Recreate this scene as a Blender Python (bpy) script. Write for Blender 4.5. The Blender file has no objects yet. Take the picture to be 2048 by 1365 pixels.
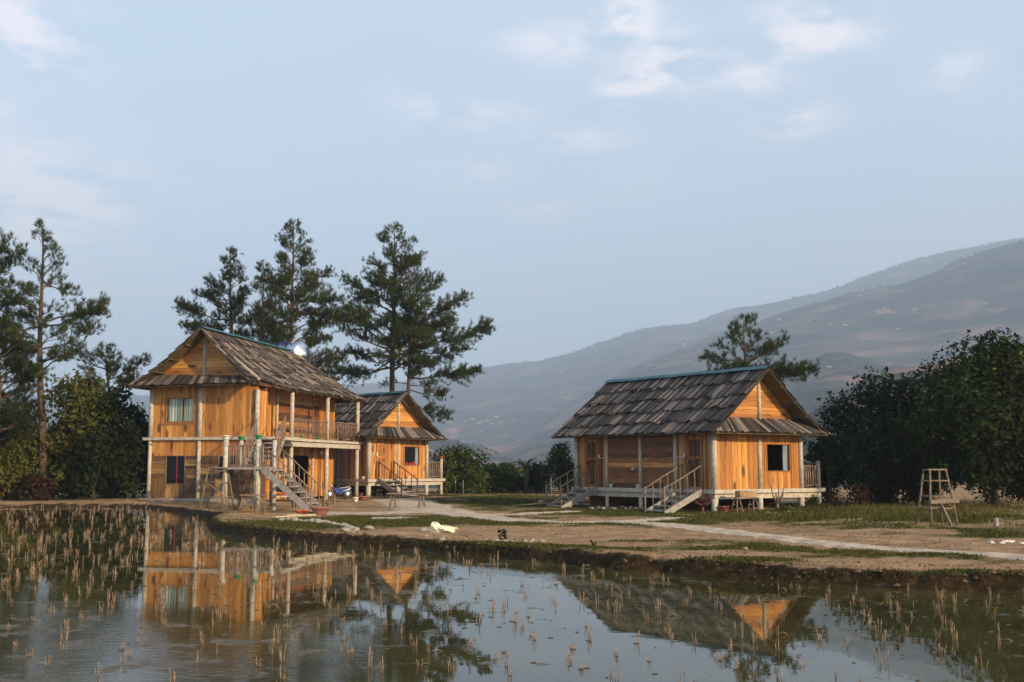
import bpy, math, random
import numpy as np
from mathutils import Vector, Matrix
R=math.radians; PI=math.pi
scene=bpy.context.scene; COL=scene.collection
# ---------------------------------------------------------------- camera
CZ=1.6; PITCH=.1153; FPX=2185.
cd=bpy.data.cameras.new('camera'); cam=bpy.data.objects.new('camera',cd); COL.objects.link(cam)
cam.location=(0,0,CZ); cam.rotation_euler=(PI/2+PITCH,0,0)
cd.sensor_width=36; cd.lens=36*FPX/2048; cd.clip_start=.1; cd.clip_end=40000
scene.camera=cam
# ---------------------------------------------------------------- light
SUN_AZ=R(50); SUN_EL=R(19)          # azimuth: from behind the camera, towards its right
sdir=Vector((math.sin(SUN_AZ)*math.cos(SUN_EL),-math.cos(SUN_AZ)*math.cos(SUN_EL),math.sin(SUN_EL)))
ld=bpy.data.lights.new('sun','SUN'); ld.energy=5.0; ld.angle=R(.6); ld.color=(1,.75,.47)
sun=bpy.data.objects.new('sun',ld); COL.objects.link(sun); sun.rotation_euler=sdir.to_track_quat('Z','Y').to_euler()
scene.view_settings.view_transform='Standard'; scene.view_settings.look='None'
scene.view_settings.exposure=0.45; scene.view_settings.gamma=1; scene.view_settings.use_curve_mapping=False
scene.cycles.use_denoising=True; scene.cycles.max_bounces=8; scene.cycles.transparent_max_bounces=8
scene.cycles.volume_bounces=2
w=bpy.data.worlds.new("World"); scene.world=w; w.use_nodes=True
HAZE_D=.5/1800
def build_world():
    nt=w.node_tree; N=nt.nodes; L=nt.links; bg=N['Background']
    sky=N.new('ShaderNodeTexSky'); sky.sky_type='NISHITA'; sky.sun_disc=False
    sky.sun_elevation=SUN_EL; sky.sun_rotation=PI-SUN_AZ; sky.air_density=1.0; sky.dust_density=1.6; sky.ozone_density=1.6
    tc=N.new('ShaderNodeTexCoord'); geo=tc.outputs['Generated']
    sep=N.new('ShaderNodeSeparateXYZ'); L.new(geo,sep.inputs[0])
    def math_(op,a,b=None,c=None):
        n=N.new('ShaderNodeMath'); n.operation=op
        for i,v in enumerate((a,b,c)):
            if v is None: continue
            if isinstance(v,(int,float)): n.inputs[i].default_value=v
            else: L.new(v,n.inputs[i])
        return n.outputs[0]
    # clouds on a plane high above: direction / height
    zz=math_('ADD',sep.outputs[2],.12)
    px=math_('DIVIDE',sep.outputs[0],zz); py=math_('DIVIDE',sep.outputs[1],zz)
    cb=N.new('ShaderNodeCombineXYZ'); L.new(px,cb.inputs[0]); L.new(py,cb.inputs[1])
    nz=N.new('ShaderNodeTexNoise'); nz.inputs['Scale'].default_value=5.0; nz.inputs['Detail'].default_value=7; nz.inputs['Roughness'].default_value=.6
    L.new(cb.outputs[0],nz.inputs['Vector'])
    # puffs: (px,py,radius_x,radius_y,weight) of the photograph's cloud banks as sky directions
    tot=None
    for (X,Y,rx,ry,wt) in CLOUDS:
        u=(X-1024)/FPX; v=(682.5-Y)/FPX
        d=Vector((u,math.cos(PITCH)-v*math.sin(PITCH),math.sin(PITCH)+v*math.cos(PITCH))).normalized()
        mp=N.new('ShaderNodeVectorMath'); mp.operation='SUBTRACT'; L.new(geo,mp.inputs[0]); mp.inputs[1].default_value=d
        sc=N.new('ShaderNodeVectorMath'); sc.operation='MULTIPLY'; L.new(mp.outputs[0],sc.inputs[0])
        sc.inputs[1].default_value=(FPX/rx,FPX/rx,FPX/ry)
        ln=N.new('ShaderNodeVectorMath'); ln.operation='LENGTH'; L.new(sc.outputs[0],ln.inputs[0])
        g=math_('POWER',2.718,math_('MULTIPLY',math_('MULTIPLY',ln.outputs['Value'],ln.outputs['Value']),-1.0))
        g=math_('MULTIPLY',g,wt)
        tot=g if tot is None else math_('ADD',tot,g)
    m=math_('MULTIPLY',math_('ADD',nz.outputs[0],-.42),7.5)
    n2=N.new('ShaderNodeTexNoise'); n2.inputs['Scale'].default_value=1.1; n2.inputs['Detail'].default_value=5; L.new(cb.outputs[0],n2.inputs['Vector'])
    wisps=math_('MULTIPLY',math_('MAXIMUM',math_('ADD',n2.outputs[0],-.5),0),.9)
    cl=math_('ADD',math_('MULTIPLY',tot,math_('MAXIMUM',m,0)),wisps)
    cl=math_('MINIMUM',cl,.8)
    mx=N.new('ShaderNodeMix'); mx.data_type='RGBA'; L.new(cl,mx.inputs['Factor'])
    # pale haze mixed into the low sky, faded out overhead to cut fill light
    hz=N.new('ShaderNodeMix'); hz.data_type='RGBA'; hf=N.new('ShaderNodeMapRange'); hf.interpolation_type='SMOOTHSTEP'; L.new(sep.outputs[2],hf.inputs['Value']); hf.inputs['From Min'].default_value=.36; hf.inputs['From Max'].default_value=.85; hf.inputs['To Min'].default_value=SKYMIX; hf.inputs['To Max'].default_value=.0; L.new(hf.outputs[0],hz.inputs['Factor'])
    L.new(sky.outputs[0],hz.inputs['A']); hz.inputs['B'].default_value=SKYHAZE
    L.new(hz.outputs['Result'],mx.inputs['A']); mx.inputs['B'].default_value=CLOUDCOL
    L.new(mx.outputs['Result'],bg.inputs['Color']); bg.inputs['Strength'].default_value=.15
CLOUDS=[(1245,30,70,42,1),(1330,115,70,38,1.1),(1250,175,80,28,.8),(1130,90,120,40,.55),(1440,165,110,36,.6),(1640,40,110,50,.7),(1560,100,110,35,.55),
 (1900,140,60,30,.5),(1600,235,70,30,.6),(1550,265,50,22,.5),(920,235,130,28,.6),(1100,280,140,26,.5),(940,350,90,30,.35),(1050,420,90,22,.3),(850,190,80,22,.3),
 (40,70,110,60,.95),(90,140,50,26,.5),(20,380,190,80,1.1),(120,430,110,36,.6),(200,560,170,40,.4),(20,210,60,20,.3)]
SKYMIX=.6; SKYHAZE=(4.15,4.95,5.9,1); CLOUDCOL=(6.9,6.2,6.2,1)
build_world()
# ---------------------------------------------------------------- pixel <-> place helpers
cp,sp=math.cos(PITCH),math.sin(PITCH)
def ray(px,py):
    u=(px-1024)/FPX; v=(682.5-py)/FPX
    return np.array([u,cp-v*sp,sp+v*cp])
def on_z(px,py,z=0.):
    d=ray(px,py); t=(z-CZ)/d[2]; return np.array([0,0,CZ])+d*t
def on_y(px,py,Y):
    d=ray(px,py); t=Y/d[1]; return np.array([0,0,CZ])+d*t
def pix(x,y,z):
    z=z-CZ; d=y*cp+z*sp; return 1024+FPX*x/d, 682.5-FPX*(-y*sp+z*cp)/d
def smooth(a,b,x):
    t=np.clip((x-a)/(b-a),0,1); return t*t*(3-2*t)
# value noise
def _h(ix,iy,s):
    n=(ix.astype(np.int64)*374761393+iy.astype(np.int64)*668265263+s*982451653)&0x7fffffff
    n=((n^(n>>13))*1274126177)&0x7fffffff
    return ((n^(n>>16))&0xffff)/65535.
def vnoise(x,y,s=0):
    ix=np.floor(x);iy=np.floor(y);fx=x-ix;fy=y-iy;fx=fx*fx*(3-2*fx);fy=fy*fy*(3-2*fy)
    return (_h(ix,iy,s)*(1-fx)+_h(ix+1,iy,s)*fx)*(1-fy)+(_h(ix,iy+1,s)*(1-fx)+_h(ix+1,iy+1,s)*fx)*fy
def fbm(x,y,s=0,o=4):
    a=.5;r=0;
    for i in range(o): r=r+a*vnoise(x,y,s+i); x=x*2.03+11;y=y*2.03+7;a*=.5
    return r
# ---------------------------------------------------------------- materials
def newmat(name):
    m=bpy.data.materials.new(name); m.use_nodes=True; return m,m.node_tree.nodes,m.node_tree.links,m.node_tree.nodes['Principled BSDF']
def simple(name,col,rough=.6,metal=0,noise=0,nscale=8,col2=None,bump=0,spec=None):
    m,N,L,b=newmat(name); b.inputs['Roughness'].default_value=rough; b.inputs['Metallic'].default_value=metal
    if spec is not None: b.inputs['Specular IOR Level'].default_value=spec
    b.inputs['Base Color'].default_value=(*col,1)
    tc=N.new('ShaderNodeTexCoord'); n=N.new('ShaderNodeTexNoise'); n.inputs['Scale'].default_value=nscale; n.inputs['Detail'].default_value=6
    L.new(tc.outputs['Object'],n.inputs['Vector'])
    c2=col2 or tuple(c*.6 for c in col)
    r=N.new('ShaderNodeValToRGB'); r.color_ramp.elements[0].position=.35; r.color_ramp.elements[1].position=.65
    r.color_ramp.elements[0].color=(*c2,1); r.color_ramp.elements[1].color=(*col,1); L.new(n.outputs[0],r.inputs[0]); L.new(r.outputs[0],b.inputs['Base Color'])
    if bump:
        bp=N.new('ShaderNodeBump'); bp.inputs['Strength'].default_value=bump; bp.inputs['Distance'].default_value=.02; L.new(n.outputs[0],bp.inputs['Height']); L.new(bp.outputs[0],b.inputs['Normal'])
    return m
def wood(name,axis,cols,knots=.5,rough=.55,grain=1.,stain=0,var=1.):
    """planks; 'pc' face attribute = random per plank; axis 'x','y','z' = grain direction in object space"""
    m,N,L,b=newmat(name); b.inputs['Roughness'].default_value=rough
    tc=N.new('ShaderNodeTexCoord'); at=N.new('ShaderNodeAttribute'); at.attribute_name='pc'
    mp=N.new('ShaderNodeMapping'); k={'x':(1.2,16,16),'y':(16,1.2,16),'z':(16,16,1.2)}[axis]; mp.inputs['Scale'].default_value=k
    ad=N.new('ShaderNodeVectorMath'); ad.operation='ADD'; L.new(tc.outputs['Object'],ad.inputs[0])
    ml=N.new('ShaderNodeVectorMath'); ml.operation='SCALE'; ml.inputs[0].default_value=(7,13,5); L.new(at.outputs['Fac'],ml.inputs['Scale']); L.new(ml.outputs[0],ad.inputs[1])
    L.new(ad.outputs[0],mp.inputs['Vector'])
    n=N.new('ShaderNodeTexNoise'); n.inputs['Scale'].default_value=1.3; n.inputs['Detail'].default_value=6; n.inputs['Distortion'].default_value=.6; L.new(mp.outputs[0],n.inputs['Vector'])
    ramp=N.new('ShaderNodeValToRGB'); e=ramp.color_ramp.elements
    e[0].position=0;e[0].color=(*cols[0],1);e[1].position=1;e[1].color=(*cols[-1],1)
    for i,c in enumerate(cols[1:-1]): x=e.new((i+1)/(len(cols)-1)); x.color=(*c,1)
    a1=N.new('ShaderNodeMath'); a1.operation='MULTIPLY_ADD'; L.new(n.outputs[0],a1.inputs[0]); a1.inputs[1].default_value=.9*grain; 
    a2=N.new('ShaderNodeMath'); a2.operation='MULTIPLY_ADD'; L.new(at.outputs['Fac'],a2.inputs[0]); a2.inputs[1].default_value=var; a2.inputs[2].default_value=-.34*grain-.14+(1-var)*.5
    L.new(a2.outputs[0],a1.inputs[2]); L.new(a1.outputs[0],ramp.inputs[0])
    out=ramp.outputs[0]
    if knots:
        mk=N.new('ShaderNodeMapping'); mk.inputs['Scale'].default_value={'x':(1.0,2.4,2.4),'y':(2.4,1.0,2.4),'z':(2.4,2.4,1.0)}[axis]; L.new(ad.outputs[0],mk.inputs['Vector'])
        v=N.new('ShaderNodeTexVoronoi'); v.inputs['Scale'].default_value=1.0; L.new(mk.outputs[0],v.inputs['Vector'])
        r2=N.new('ShaderNodeValToRGB'); r2.color_ramp.elements[0].position=.17; r2.color_ramp.elements[0].color=(1,1,1,1); r2.color_ramp.elements[1].position=.29; r2.color_ramp.elements[1].color=(0,0,0,1)
        L.new(v.outputs['Distance'],r2.inputs[0])
        sk=N.new('ShaderNodeSeparateColor'); L.new(v.outputs['Color'],sk.inputs[0]); gk=N.new('ShaderNodeMath'); gk.operation='GREATER_THAN'; gk.inputs[1].default_value=.35; L.new(sk.outputs[0],gk.inputs[0])
        gm=N.new('ShaderNodeMath'); gm.operation='MULTIPLY'; gm.inputs[1].default_value=knots; L.new(gk.outputs[0],gm.inputs[0])
        mm=N.new('ShaderNodeMath'); mm.operation='MULTIPLY'; L.new(gm.outputs[0],mm.inputs[1]); L.new(r2.outputs[0],mm.inputs[0])
        mx=N.new('ShaderNodeMix'); mx.data_type='RGBA'; L.new(mm.outputs[0],mx.inputs['Factor']); L.new(out,mx.inputs['A']); mx.inputs['B'].default_value=(cols[0][0]*.45,cols[0][1]*.35,cols[0][2]*.35,1); out=mx.outputs['Result']
    if stain:
        ns=N.new('ShaderNodeTexNoise'); ns.inputs['Scale'].default_value=1.1; ns.inputs['Detail'].default_value=4; L.new(mp.outputs[0],ns.inputs['Vector'])
        ms=N.new('ShaderNodeMapping'); 
        rs=N.new('ShaderNodeValToRGB'); rs.color_ramp.elements[0].position=.48; rs.color_ramp.elements[1].position=.66; rs.color_ramp.elements[0].color=(0,0,0,1); rs.color_ramp.elements[1].color=(stain,)*3+(1,); L.new(ns.outputs[0],rs.inputs[0])
        mx=N.new('ShaderNodeMix'); mx.data_type='RGBA'; L.new(rs.outputs[0],mx.inputs['Factor']); L.new(out,mx.inputs['A']); mx.inputs['B'].default_value=(.10,.045,.012,1); out=mx.outputs['Result']
    L.new(out,b.inputs['Base Color'])
    bp=N.new('ShaderNodeBump'); bp.inputs['Strength'].default_value=.5; bp.inputs['Distance'].default_value=.008; L.new(n.outputs[0],bp.inputs['Height']); L.new(bp.outputs[0],b.inputs['Normal'])
    return m
PINE=[(.20,.065,.012),(.50,.205,.036),(.78,.42,.10)]
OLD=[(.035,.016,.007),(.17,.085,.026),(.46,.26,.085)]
GREYW=[(.008,.006,.005),(.045,.036,.030),(.22,.18,.15)]  # weathered roof greys, darkened to carry the slopes' shade in the colour
M={}
for ax in 'xyz':
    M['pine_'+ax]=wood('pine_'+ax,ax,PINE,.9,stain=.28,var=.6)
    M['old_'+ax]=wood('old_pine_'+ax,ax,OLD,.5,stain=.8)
    M['dark_'+ax]=wood('dark_pine_'+ax,ax,[(.05,.015,.005),(.27,.095,.022),(.56,.27,.07)],.5,stain=.5)  # darker pine: shade of the unlit walls is mixed into these tones
M['roof_long']=wood('roof_boards','x',GREYW,.15,.85,1.1)
M['roof_brown']=wood('roof_boards_brown','x',[(.010,.007,.006),(.062,.046,.036),(.26,.205,.16)],.15,.85,1.1)
M['underlay']=simple('roof_underlay',(.14,.10,.045),.7,0,nscale=3,col2=(.07,.05,.022))
M['concrete']=simple('cement',(.54,.48,.38),.85,nscale=9,col2=(.33,.29,.23),bump=.2)
M['cement_grey']=simple('grey_cement',(.34,.31,.27),.85,nscale=5,col2=(.2,.19,.17),bump=.2)
M['stick']=simple('debarked_stick',(.30,.20,.13),.75,nscale=14,col2=(.14,.085,.055),bump=.3)
M['stick_light']=simple('pale_pole',(.24,.175,.12),.75,nscale=14,col2=(.11,.08,.055),bump=.3)
M['teal']=simple('teal_sheet',(.022,.115,.135),.5,.0,nscale=3,col2=(.012,.065,.08))
M['frame']=simple('window_frame_wood',(.36,.15,.035),.5,nscale=10,col2=(.24,.09,.02))
M['redwood']=simple('red_mullion',(.20,.02,.015),.5,nscale=10)
M['white']=simple('white_paint',(.75,.72,.66),.5,nscale=9,col2=(.6,.57,.5))
M['green_pl']=simple('green_pot',(.03,.30,.10),.4,nscale=9)
M['terra']=simple('terracotta',(.34,.13,.10),.7,nscale=9,col2=(.22,.08,.06))
M['redpot']=simple('red_pot',(.36,.10,.06),.6,nscale=9)
M['orange']=simple('orange_pot',(.62,.13,.02),.5,nscale=9)
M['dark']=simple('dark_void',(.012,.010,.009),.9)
M['black']=simple('black_metal',(.02,.02,.02),.4)
M['blue']=simple('blue_plastic',(.015,.05,.28),.35)
M['stone']=simple('stone',(.38,.33,.26),.9,nscale=7,col2=(.2,.17,.13),bump=.4)
M['sack']=simple('white_sack',(.78,.75,.66),.7,nscale=5,col2=(.66,.6,.42),bump=.2)
M['straw']=simple('straw',(.45,.27,.11),.8,nscale=12,col2=(.25,.14,.05))
M['stub']=simple('rice_stalk',(.44,.31,.19),.8,nscale=20,col2=(.16,.10,.06))
M['mud']=simple('mud_root',(.075,.05,.03),.7,nscale=20)
M['card']=simple('cardboard',(.38,.24,.12),.8,nscale=5)
M['bark']=simple('pine_bark',(.12,.075,.055),.9,nscale=9,col2=(.05,.03,.022),bump=.6)
M['barkd']=simple('dark_bark',(.045,.032,.022),.9,nscale=9,bump=.5)
M['red_fl']=simple('red_flower',(.5,.02,.02),.6)
def steel():
    m,N,L,b=newmat('stainless'); b.inputs['Base Color'].default_value=(.72,.73,.74,1); b.inputs['Metallic'].default_value=1; b.inputs['Roughness'].default_value=.28
    tc=N.new('ShaderNodeTexCoord'); n=N.new('ShaderNodeTexNoise'); n.inputs['Scale'].default_value=4; L.new(tc.outputs['Object'],n.inputs['Vector'])
    r=N.new('ShaderNodeMapRange'); r.inputs['To Min'].default_value=.2; r.inputs['To Max'].default_value=.36; L.new(n.outputs[0],r.inputs['Value']); L.new(r.outputs[0],b.inputs['Roughness']); return m
M['steel']=steel(); M['navy']=simple('navy_print',(.02,.04,.22),.4)
def glass():
    m,N,L,b=newmat('glass'); b.inputs['Base Color'].default_value=(1,1,1,1); b.inputs['Roughness'].default_value=.03; b.inputs['Transmission Weight'].default_value=1.; b.inputs['IOR'].default_value=1.2
    return m
M['glass']=glass()
def curtain(name,c1,c2):
    m,N,L,b=newmat(name); b.inputs['Roughness'].default_value=.9
    at=N.new('ShaderNodeAttribute'); at.attribute_name='pc'
    mx=N.new('ShaderNodeMix'); mx.data_type='RGBA'; L.new(at.outputs['Fac'],mx.inputs['Factor']); mx.inputs['A'].default_value=(*c1,1); mx.inputs['B'].default_value=(*c2,1); L.new(mx.outputs['Result'],b.inputs['Base Color']); return m
M['curtain']=curtain('curtain_cloth',(.78,.80,.70),(.22,.33,.28))
M['curtain_w']=curtain('pale_curtain',(.7,.74,.75),(.5,.55,.6))
def leafmat(name,c1,c2,c3=None,trans=.25):
    m,N,L,b=newmat(name); b.inputs['Roughness'].default_value=.75; b.inputs['Specular IOR Level'].default_value=.12
    at=N.new('ShaderNodeAttribute'); at.attribute_name='pc'
    r=N.new('ShaderNodeValToRGB'); e=r.color_ramp.elements; e[0].color=(*c1,1); e[1].color=(*c2,1)
    if c3: e[1].position=.86; x=e.new(.93); x.color=(*c3,1)
    L.new(at.outputs['Fac'],r.inputs[0]); L.new(r.outputs[0],b.inputs['Base Color'])
    t=N.new('ShaderNodeBsdfTranslucent'); L.new(r.outputs[0],t.inputs[0]); mx=N.new('ShaderNodeMixShader'); mx.inputs[0].default_value=trans
    L.new(b.outputs[0],mx.inputs[1]); L.new(t.outputs[0],mx.inputs[2]); L.new(mx.outputs[0],N['Material Output'].inputs[0]); return m
M['needle']=leafmat('pine_needles',(.014,.024,.006),(.068,.090,.022),(.11,.085,.018),.2)
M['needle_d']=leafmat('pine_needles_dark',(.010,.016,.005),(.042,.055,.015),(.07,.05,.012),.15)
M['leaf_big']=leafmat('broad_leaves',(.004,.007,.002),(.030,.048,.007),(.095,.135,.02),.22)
M['leaf_dark']=leafmat('dark_leaves',(.005,.009,.002),(.021,.034,.008),None,.15)  # dark foliage, with the shade of the unlit trees put into its colour
M['leaf_olive']=leafmat('olive_leaves',(.020,.025,.005),(.12,.125,.024),(.20,.07,.025),.25)
M['leaf_green']=leafmat('green_leaves',(.014,.024,.005),(.080,.11,.020),(.13,.11,.025),.25)
M['leaf_red']=leafmat('reddish_weeds',(.016,.010,.006),(.055,.024,.012),(.045,.045,.014),.15)
M['grassblade']=leafmat('grass_blades',(.030,.038,.008),(.125,.115,.024),(.27,.17,.055),.2)
M['woods']=leafmat('far_woods',(.015,.022,.012),(.035,.045,.02),None,0)
def ground_mat():
    m,N,L,b=newmat('ground_soil'); b.inputs['Roughness'].default_value=.95; b.inputs['Specular IOR Level'].default_value=.15
    def attr(n): a=N.new('ShaderNodeAttribute'); a.attribute_name=n; return a.outputs['Fac']
    g=N.new('ShaderNodeNewGeometry')
    def noise(s,d=6,r=.55):
        n=N.new('ShaderNodeTexNoise'); n.inputs['Scale'].default_value=s; n.inputs['Detail'].default_value=d; n.inputs['Roughness'].default_value=r; L.new(g.outputs['Position'],n.inputs['Vector']); return n.outputs[0]
    def ramp(i,*st):
        r=N.new('ShaderNodeValToRGB'); e=r.color_ramp.elements; e[0].position=st[0][0]; e[0].color=(*st[0][1],1); e[1].position=st[-1][0]; e[1].color=(*st[-1][1],1)
        for p,c in st[1:-1]: x=e.new(p); x.color=(*c,1)
        L.new(i,r.inputs[0]); return r.outputs[0]
    def mix(f,a,c):
        x=N.new('ShaderNodeMix'); x.data_type='RGBA'; L.new(f,x.inputs['Factor']); L.new(a,x.inputs['A']); L.new(c,x.inputs['B']); return x.outputs['Result']
    soil=ramp(noise(1.3),(.3,(.17,.098,.043)),(.5,(.38,.228,.108)),(.7,(.54,.355,.185)))
    fine=ramp(noise(28,5,.7),(.35,(.07,.045,.027)),(.6,(.38,.26,.165)))
    x=N.new('ShaderNodeMix'); x.data_type='RGBA'; x.inputs['Factor'].default_value=.38; L.new(soil,x.inputs['A']); L.new(fine,x.inputs['B']); soil=x.outputs['Result']
    grass=ramp(noise(9,6,.65),(.3,(.028,.032,.008)),(.55,(.085,.076,.020)),(.72,(.22,.15,.055)))
    wet=ramp(noise(7,6,.7),(.3,(.008,.005,.003)),(.52,(.030,.018,.008)),(.7,(.10,.056,.018)))
    sub=N.new('ShaderNodeMath'); sub.operation='ADD'; sub.use_clamp=True
    s2=N.new('ShaderNodeMath'); s2.operation='MULTIPLY_ADD'; s2.inputs[1].default_value=2.0; s2.inputs[2].default_value=-1.0; L.new(noise(5,5,.7),s2.inputs[0])
    mm=N.new('ShaderNodeMath'); mm.operation='MULTIPLY_ADD'; L.new(attr('grass'),mm.inputs[0]); mm.inputs[1].default_value=1.7; mm.inputs[2].default_value=-.35
    L.new(s2.outputs[0],sub.inputs[0]); L.new(mm.outputs[0],sub.inputs[1])
    c=mix(sub.outputs[0],soil,grass); c=mix(attr('wet'),c,wet)
    L.new(c,b.inputs['Base Color'])
    bp=N.new('ShaderNodeBump'); bp.inputs['Strength'].default_value=.9; bp.inputs['Distance'].default_value=.04; L.new(noise(14,8,.7),bp.inputs['Height']); L.new(bp.outputs[0],b.inputs['Normal'])
    return m
def path_mat():
    m,N,L,b=newmat('pale_stones'); b.inputs['Roughness'].default_value=.95; g=N.new('ShaderNodeNewGeometry')
    v=N.new('ShaderNodeTexVoronoi'); v.inputs['Scale'].default_value=4.; L.new(g.outputs['Position'],v.inputs['Vector'])
    n=N.new('ShaderNodeTexNoise'); n.inputs['Scale'].default_value=2.5; n.inputs['Detail'].default_value=8; n.inputs['Roughness'].default_value=.7; L.new(g.outputs['Position'],n.inputs['Vector'])
    r=N.new('ShaderNodeValToRGB'); r.color_ramp.elements[0].position=.36; r.color_ramp.elements[0].color=(.30,.22,.14,1); r.color_ramp.elements[1].position=.58; r.color_ramp.elements[1].color=(.64,.54,.40,1); L.new(n.outputs[0],r.inputs[0])
    mx=N.new('ShaderNodeMix'); mx.data_type='RGBA'; mx.blend_type='MULTIPLY'; mx.inputs['Factor'].default_value=.5; L.new(r.outputs[0],mx.inputs['A'])
    r2=N.new('ShaderNodeValToRGB'); r2.color_ramp.elements[0].color=(.55,.5,.45,1); r2.color_ramp.elements[1].color=(1,1,1,1); L.new(v.outputs['Color'],r2.inputs[0]); L.new(r2.outputs[0],mx.inputs['B'])
    L.new(mx.outputs['Result'],b.inputs['Base Color'])
    bp=N.new('ShaderNodeBump'); bp.inputs['Strength'].default_value=.6; bp.inputs['Distance'].default_value=.03; L.new(v.outputs['Distance'],bp.inputs['Height']); L.new(bp.outputs[0],b.inputs['Normal']); return m
def water_mat():
    m,N,L,b=newmat('paddy_water'); b.inputs['Roughness'].default_value=.0; b.inputs['IOR'].default_value=1.333
    g=N.new('ShaderNodeNewGeometry')
    n=N.new('ShaderNodeTexNoise'); n.inputs['Scale'].default_value=.5; n.inputs['Detail'].default_value=7; n.inputs['Roughness'].default_value=.6; L.new(g.outputs['Position'],n.inputs['Vector'])
    r=N.new('ShaderNodeValToRGB'); r.color_ramp.elements[0].position=.35; r.color_ramp.elements[0].color=(.030,.028,.010,1); r.color_ramp.elements[1].position=.7; r.color_ramp.elements[1].color=(.085,.078,.026,1); L.new(n.outputs[0],r.inputs[0])
    # a thin algae film breaks the mirror in patches
    n3=N.new('ShaderNodeTexNoise'); n3.inputs['Scale'].default_value=1.7; n3.inputs['Detail'].default_value=9; n3.inputs['Roughness'].default_value=.72; L.new(g.outputs['Position'],n3.inputs['Vector'])
    a=N.new('ShaderNodeAttribute'); a.attribute_name='film'
    ad=N.new('ShaderNodeMath'); ad.operation='MULTIPLY_ADD'; L.new(a.outputs['Fac'],ad.inputs[0]); ad.inputs[1].default_value=.05; L.new(n3.outputs[0],ad.inputs[2])
    rf=N.new('ShaderNodeValToRGB'); rf.color_ramp.elements[0].position=.60; rf.color_ramp.elements[1].position=.70; L.new(ad.outputs[0],rf.inputs[0])
    mx=N.new('ShaderNodeMix'); mx.data_type='RGBA'; L.new(rf.outputs[0],mx.inputs['Factor']); L.new(r.outputs[0],mx.inputs['A']); mx.inputs['B'].default_value=(.055,.05,.02,1); L.new(mx.outputs['Result'],b.inputs['Base Color'])
    mr=N.new('ShaderNodeMapRange'); mr.inputs['To Min'].default_value=.0; mr.inputs['To Max'].default_value=.10; L.new(rf.outputs[0],mr.inputs['Value']); L.new(mr.outputs[0],b.inputs['Roughness'])
    n2=N.new('ShaderNodeTexNoise'); n2.inputs['Scale'].default_value=3.; n2.inputs['Detail'].default_value=4; L.new(g.outputs['Position'],n2.inputs['Vector'])
    bp0=N.new('ShaderNodeBump'); bp0.inputs['Strength'].default_value=.012; bp0.inputs['Distance'].default_value=.05; L.new(n2.outputs[0],bp0.inputs['Height'])
    mr_=N.new('ShaderNodeMapping'); mr_.inputs['Scale'].default_value=(3.,11.,1.); L.new(g.outputs['Position'],mr_.inputs['Vector']); nr_=N.new('ShaderNodeTexNoise'); nr_.inputs['Scale'].default_value=1.5; nr_.inputs['Detail'].default_value=5; L.new(mr_.outputs[0],nr_.inputs['Vector'])
    st_=N.new('ShaderNodeMath'); st_.operation='MULTIPLY'; st_.use_clamp=True; st_.inputs[1].default_value=.07; L.new(a.outputs['Fac'],st_.inputs[0])
    bp=N.new('ShaderNodeBump'); bp.inputs['Distance'].default_value=.05; L.new(st_.outputs[0],bp.inputs['Strength']); L.new(nr_.outputs[0],bp.inputs['Height']); L.new(bp0.outputs[0],bp.inputs['Normal'])
    b2=N.new('ShaderNodeBump'); b2.inputs['Strength'].default_value=.2; b2.inputs['Distance'].default_value=.02; L.new(rf.outputs[0],b2.inputs['Height']); L.new(bp.outputs[0],b2.inputs['Normal'])
    L.new(b2.outputs[0],b.inputs['Normal']); return m
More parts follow.
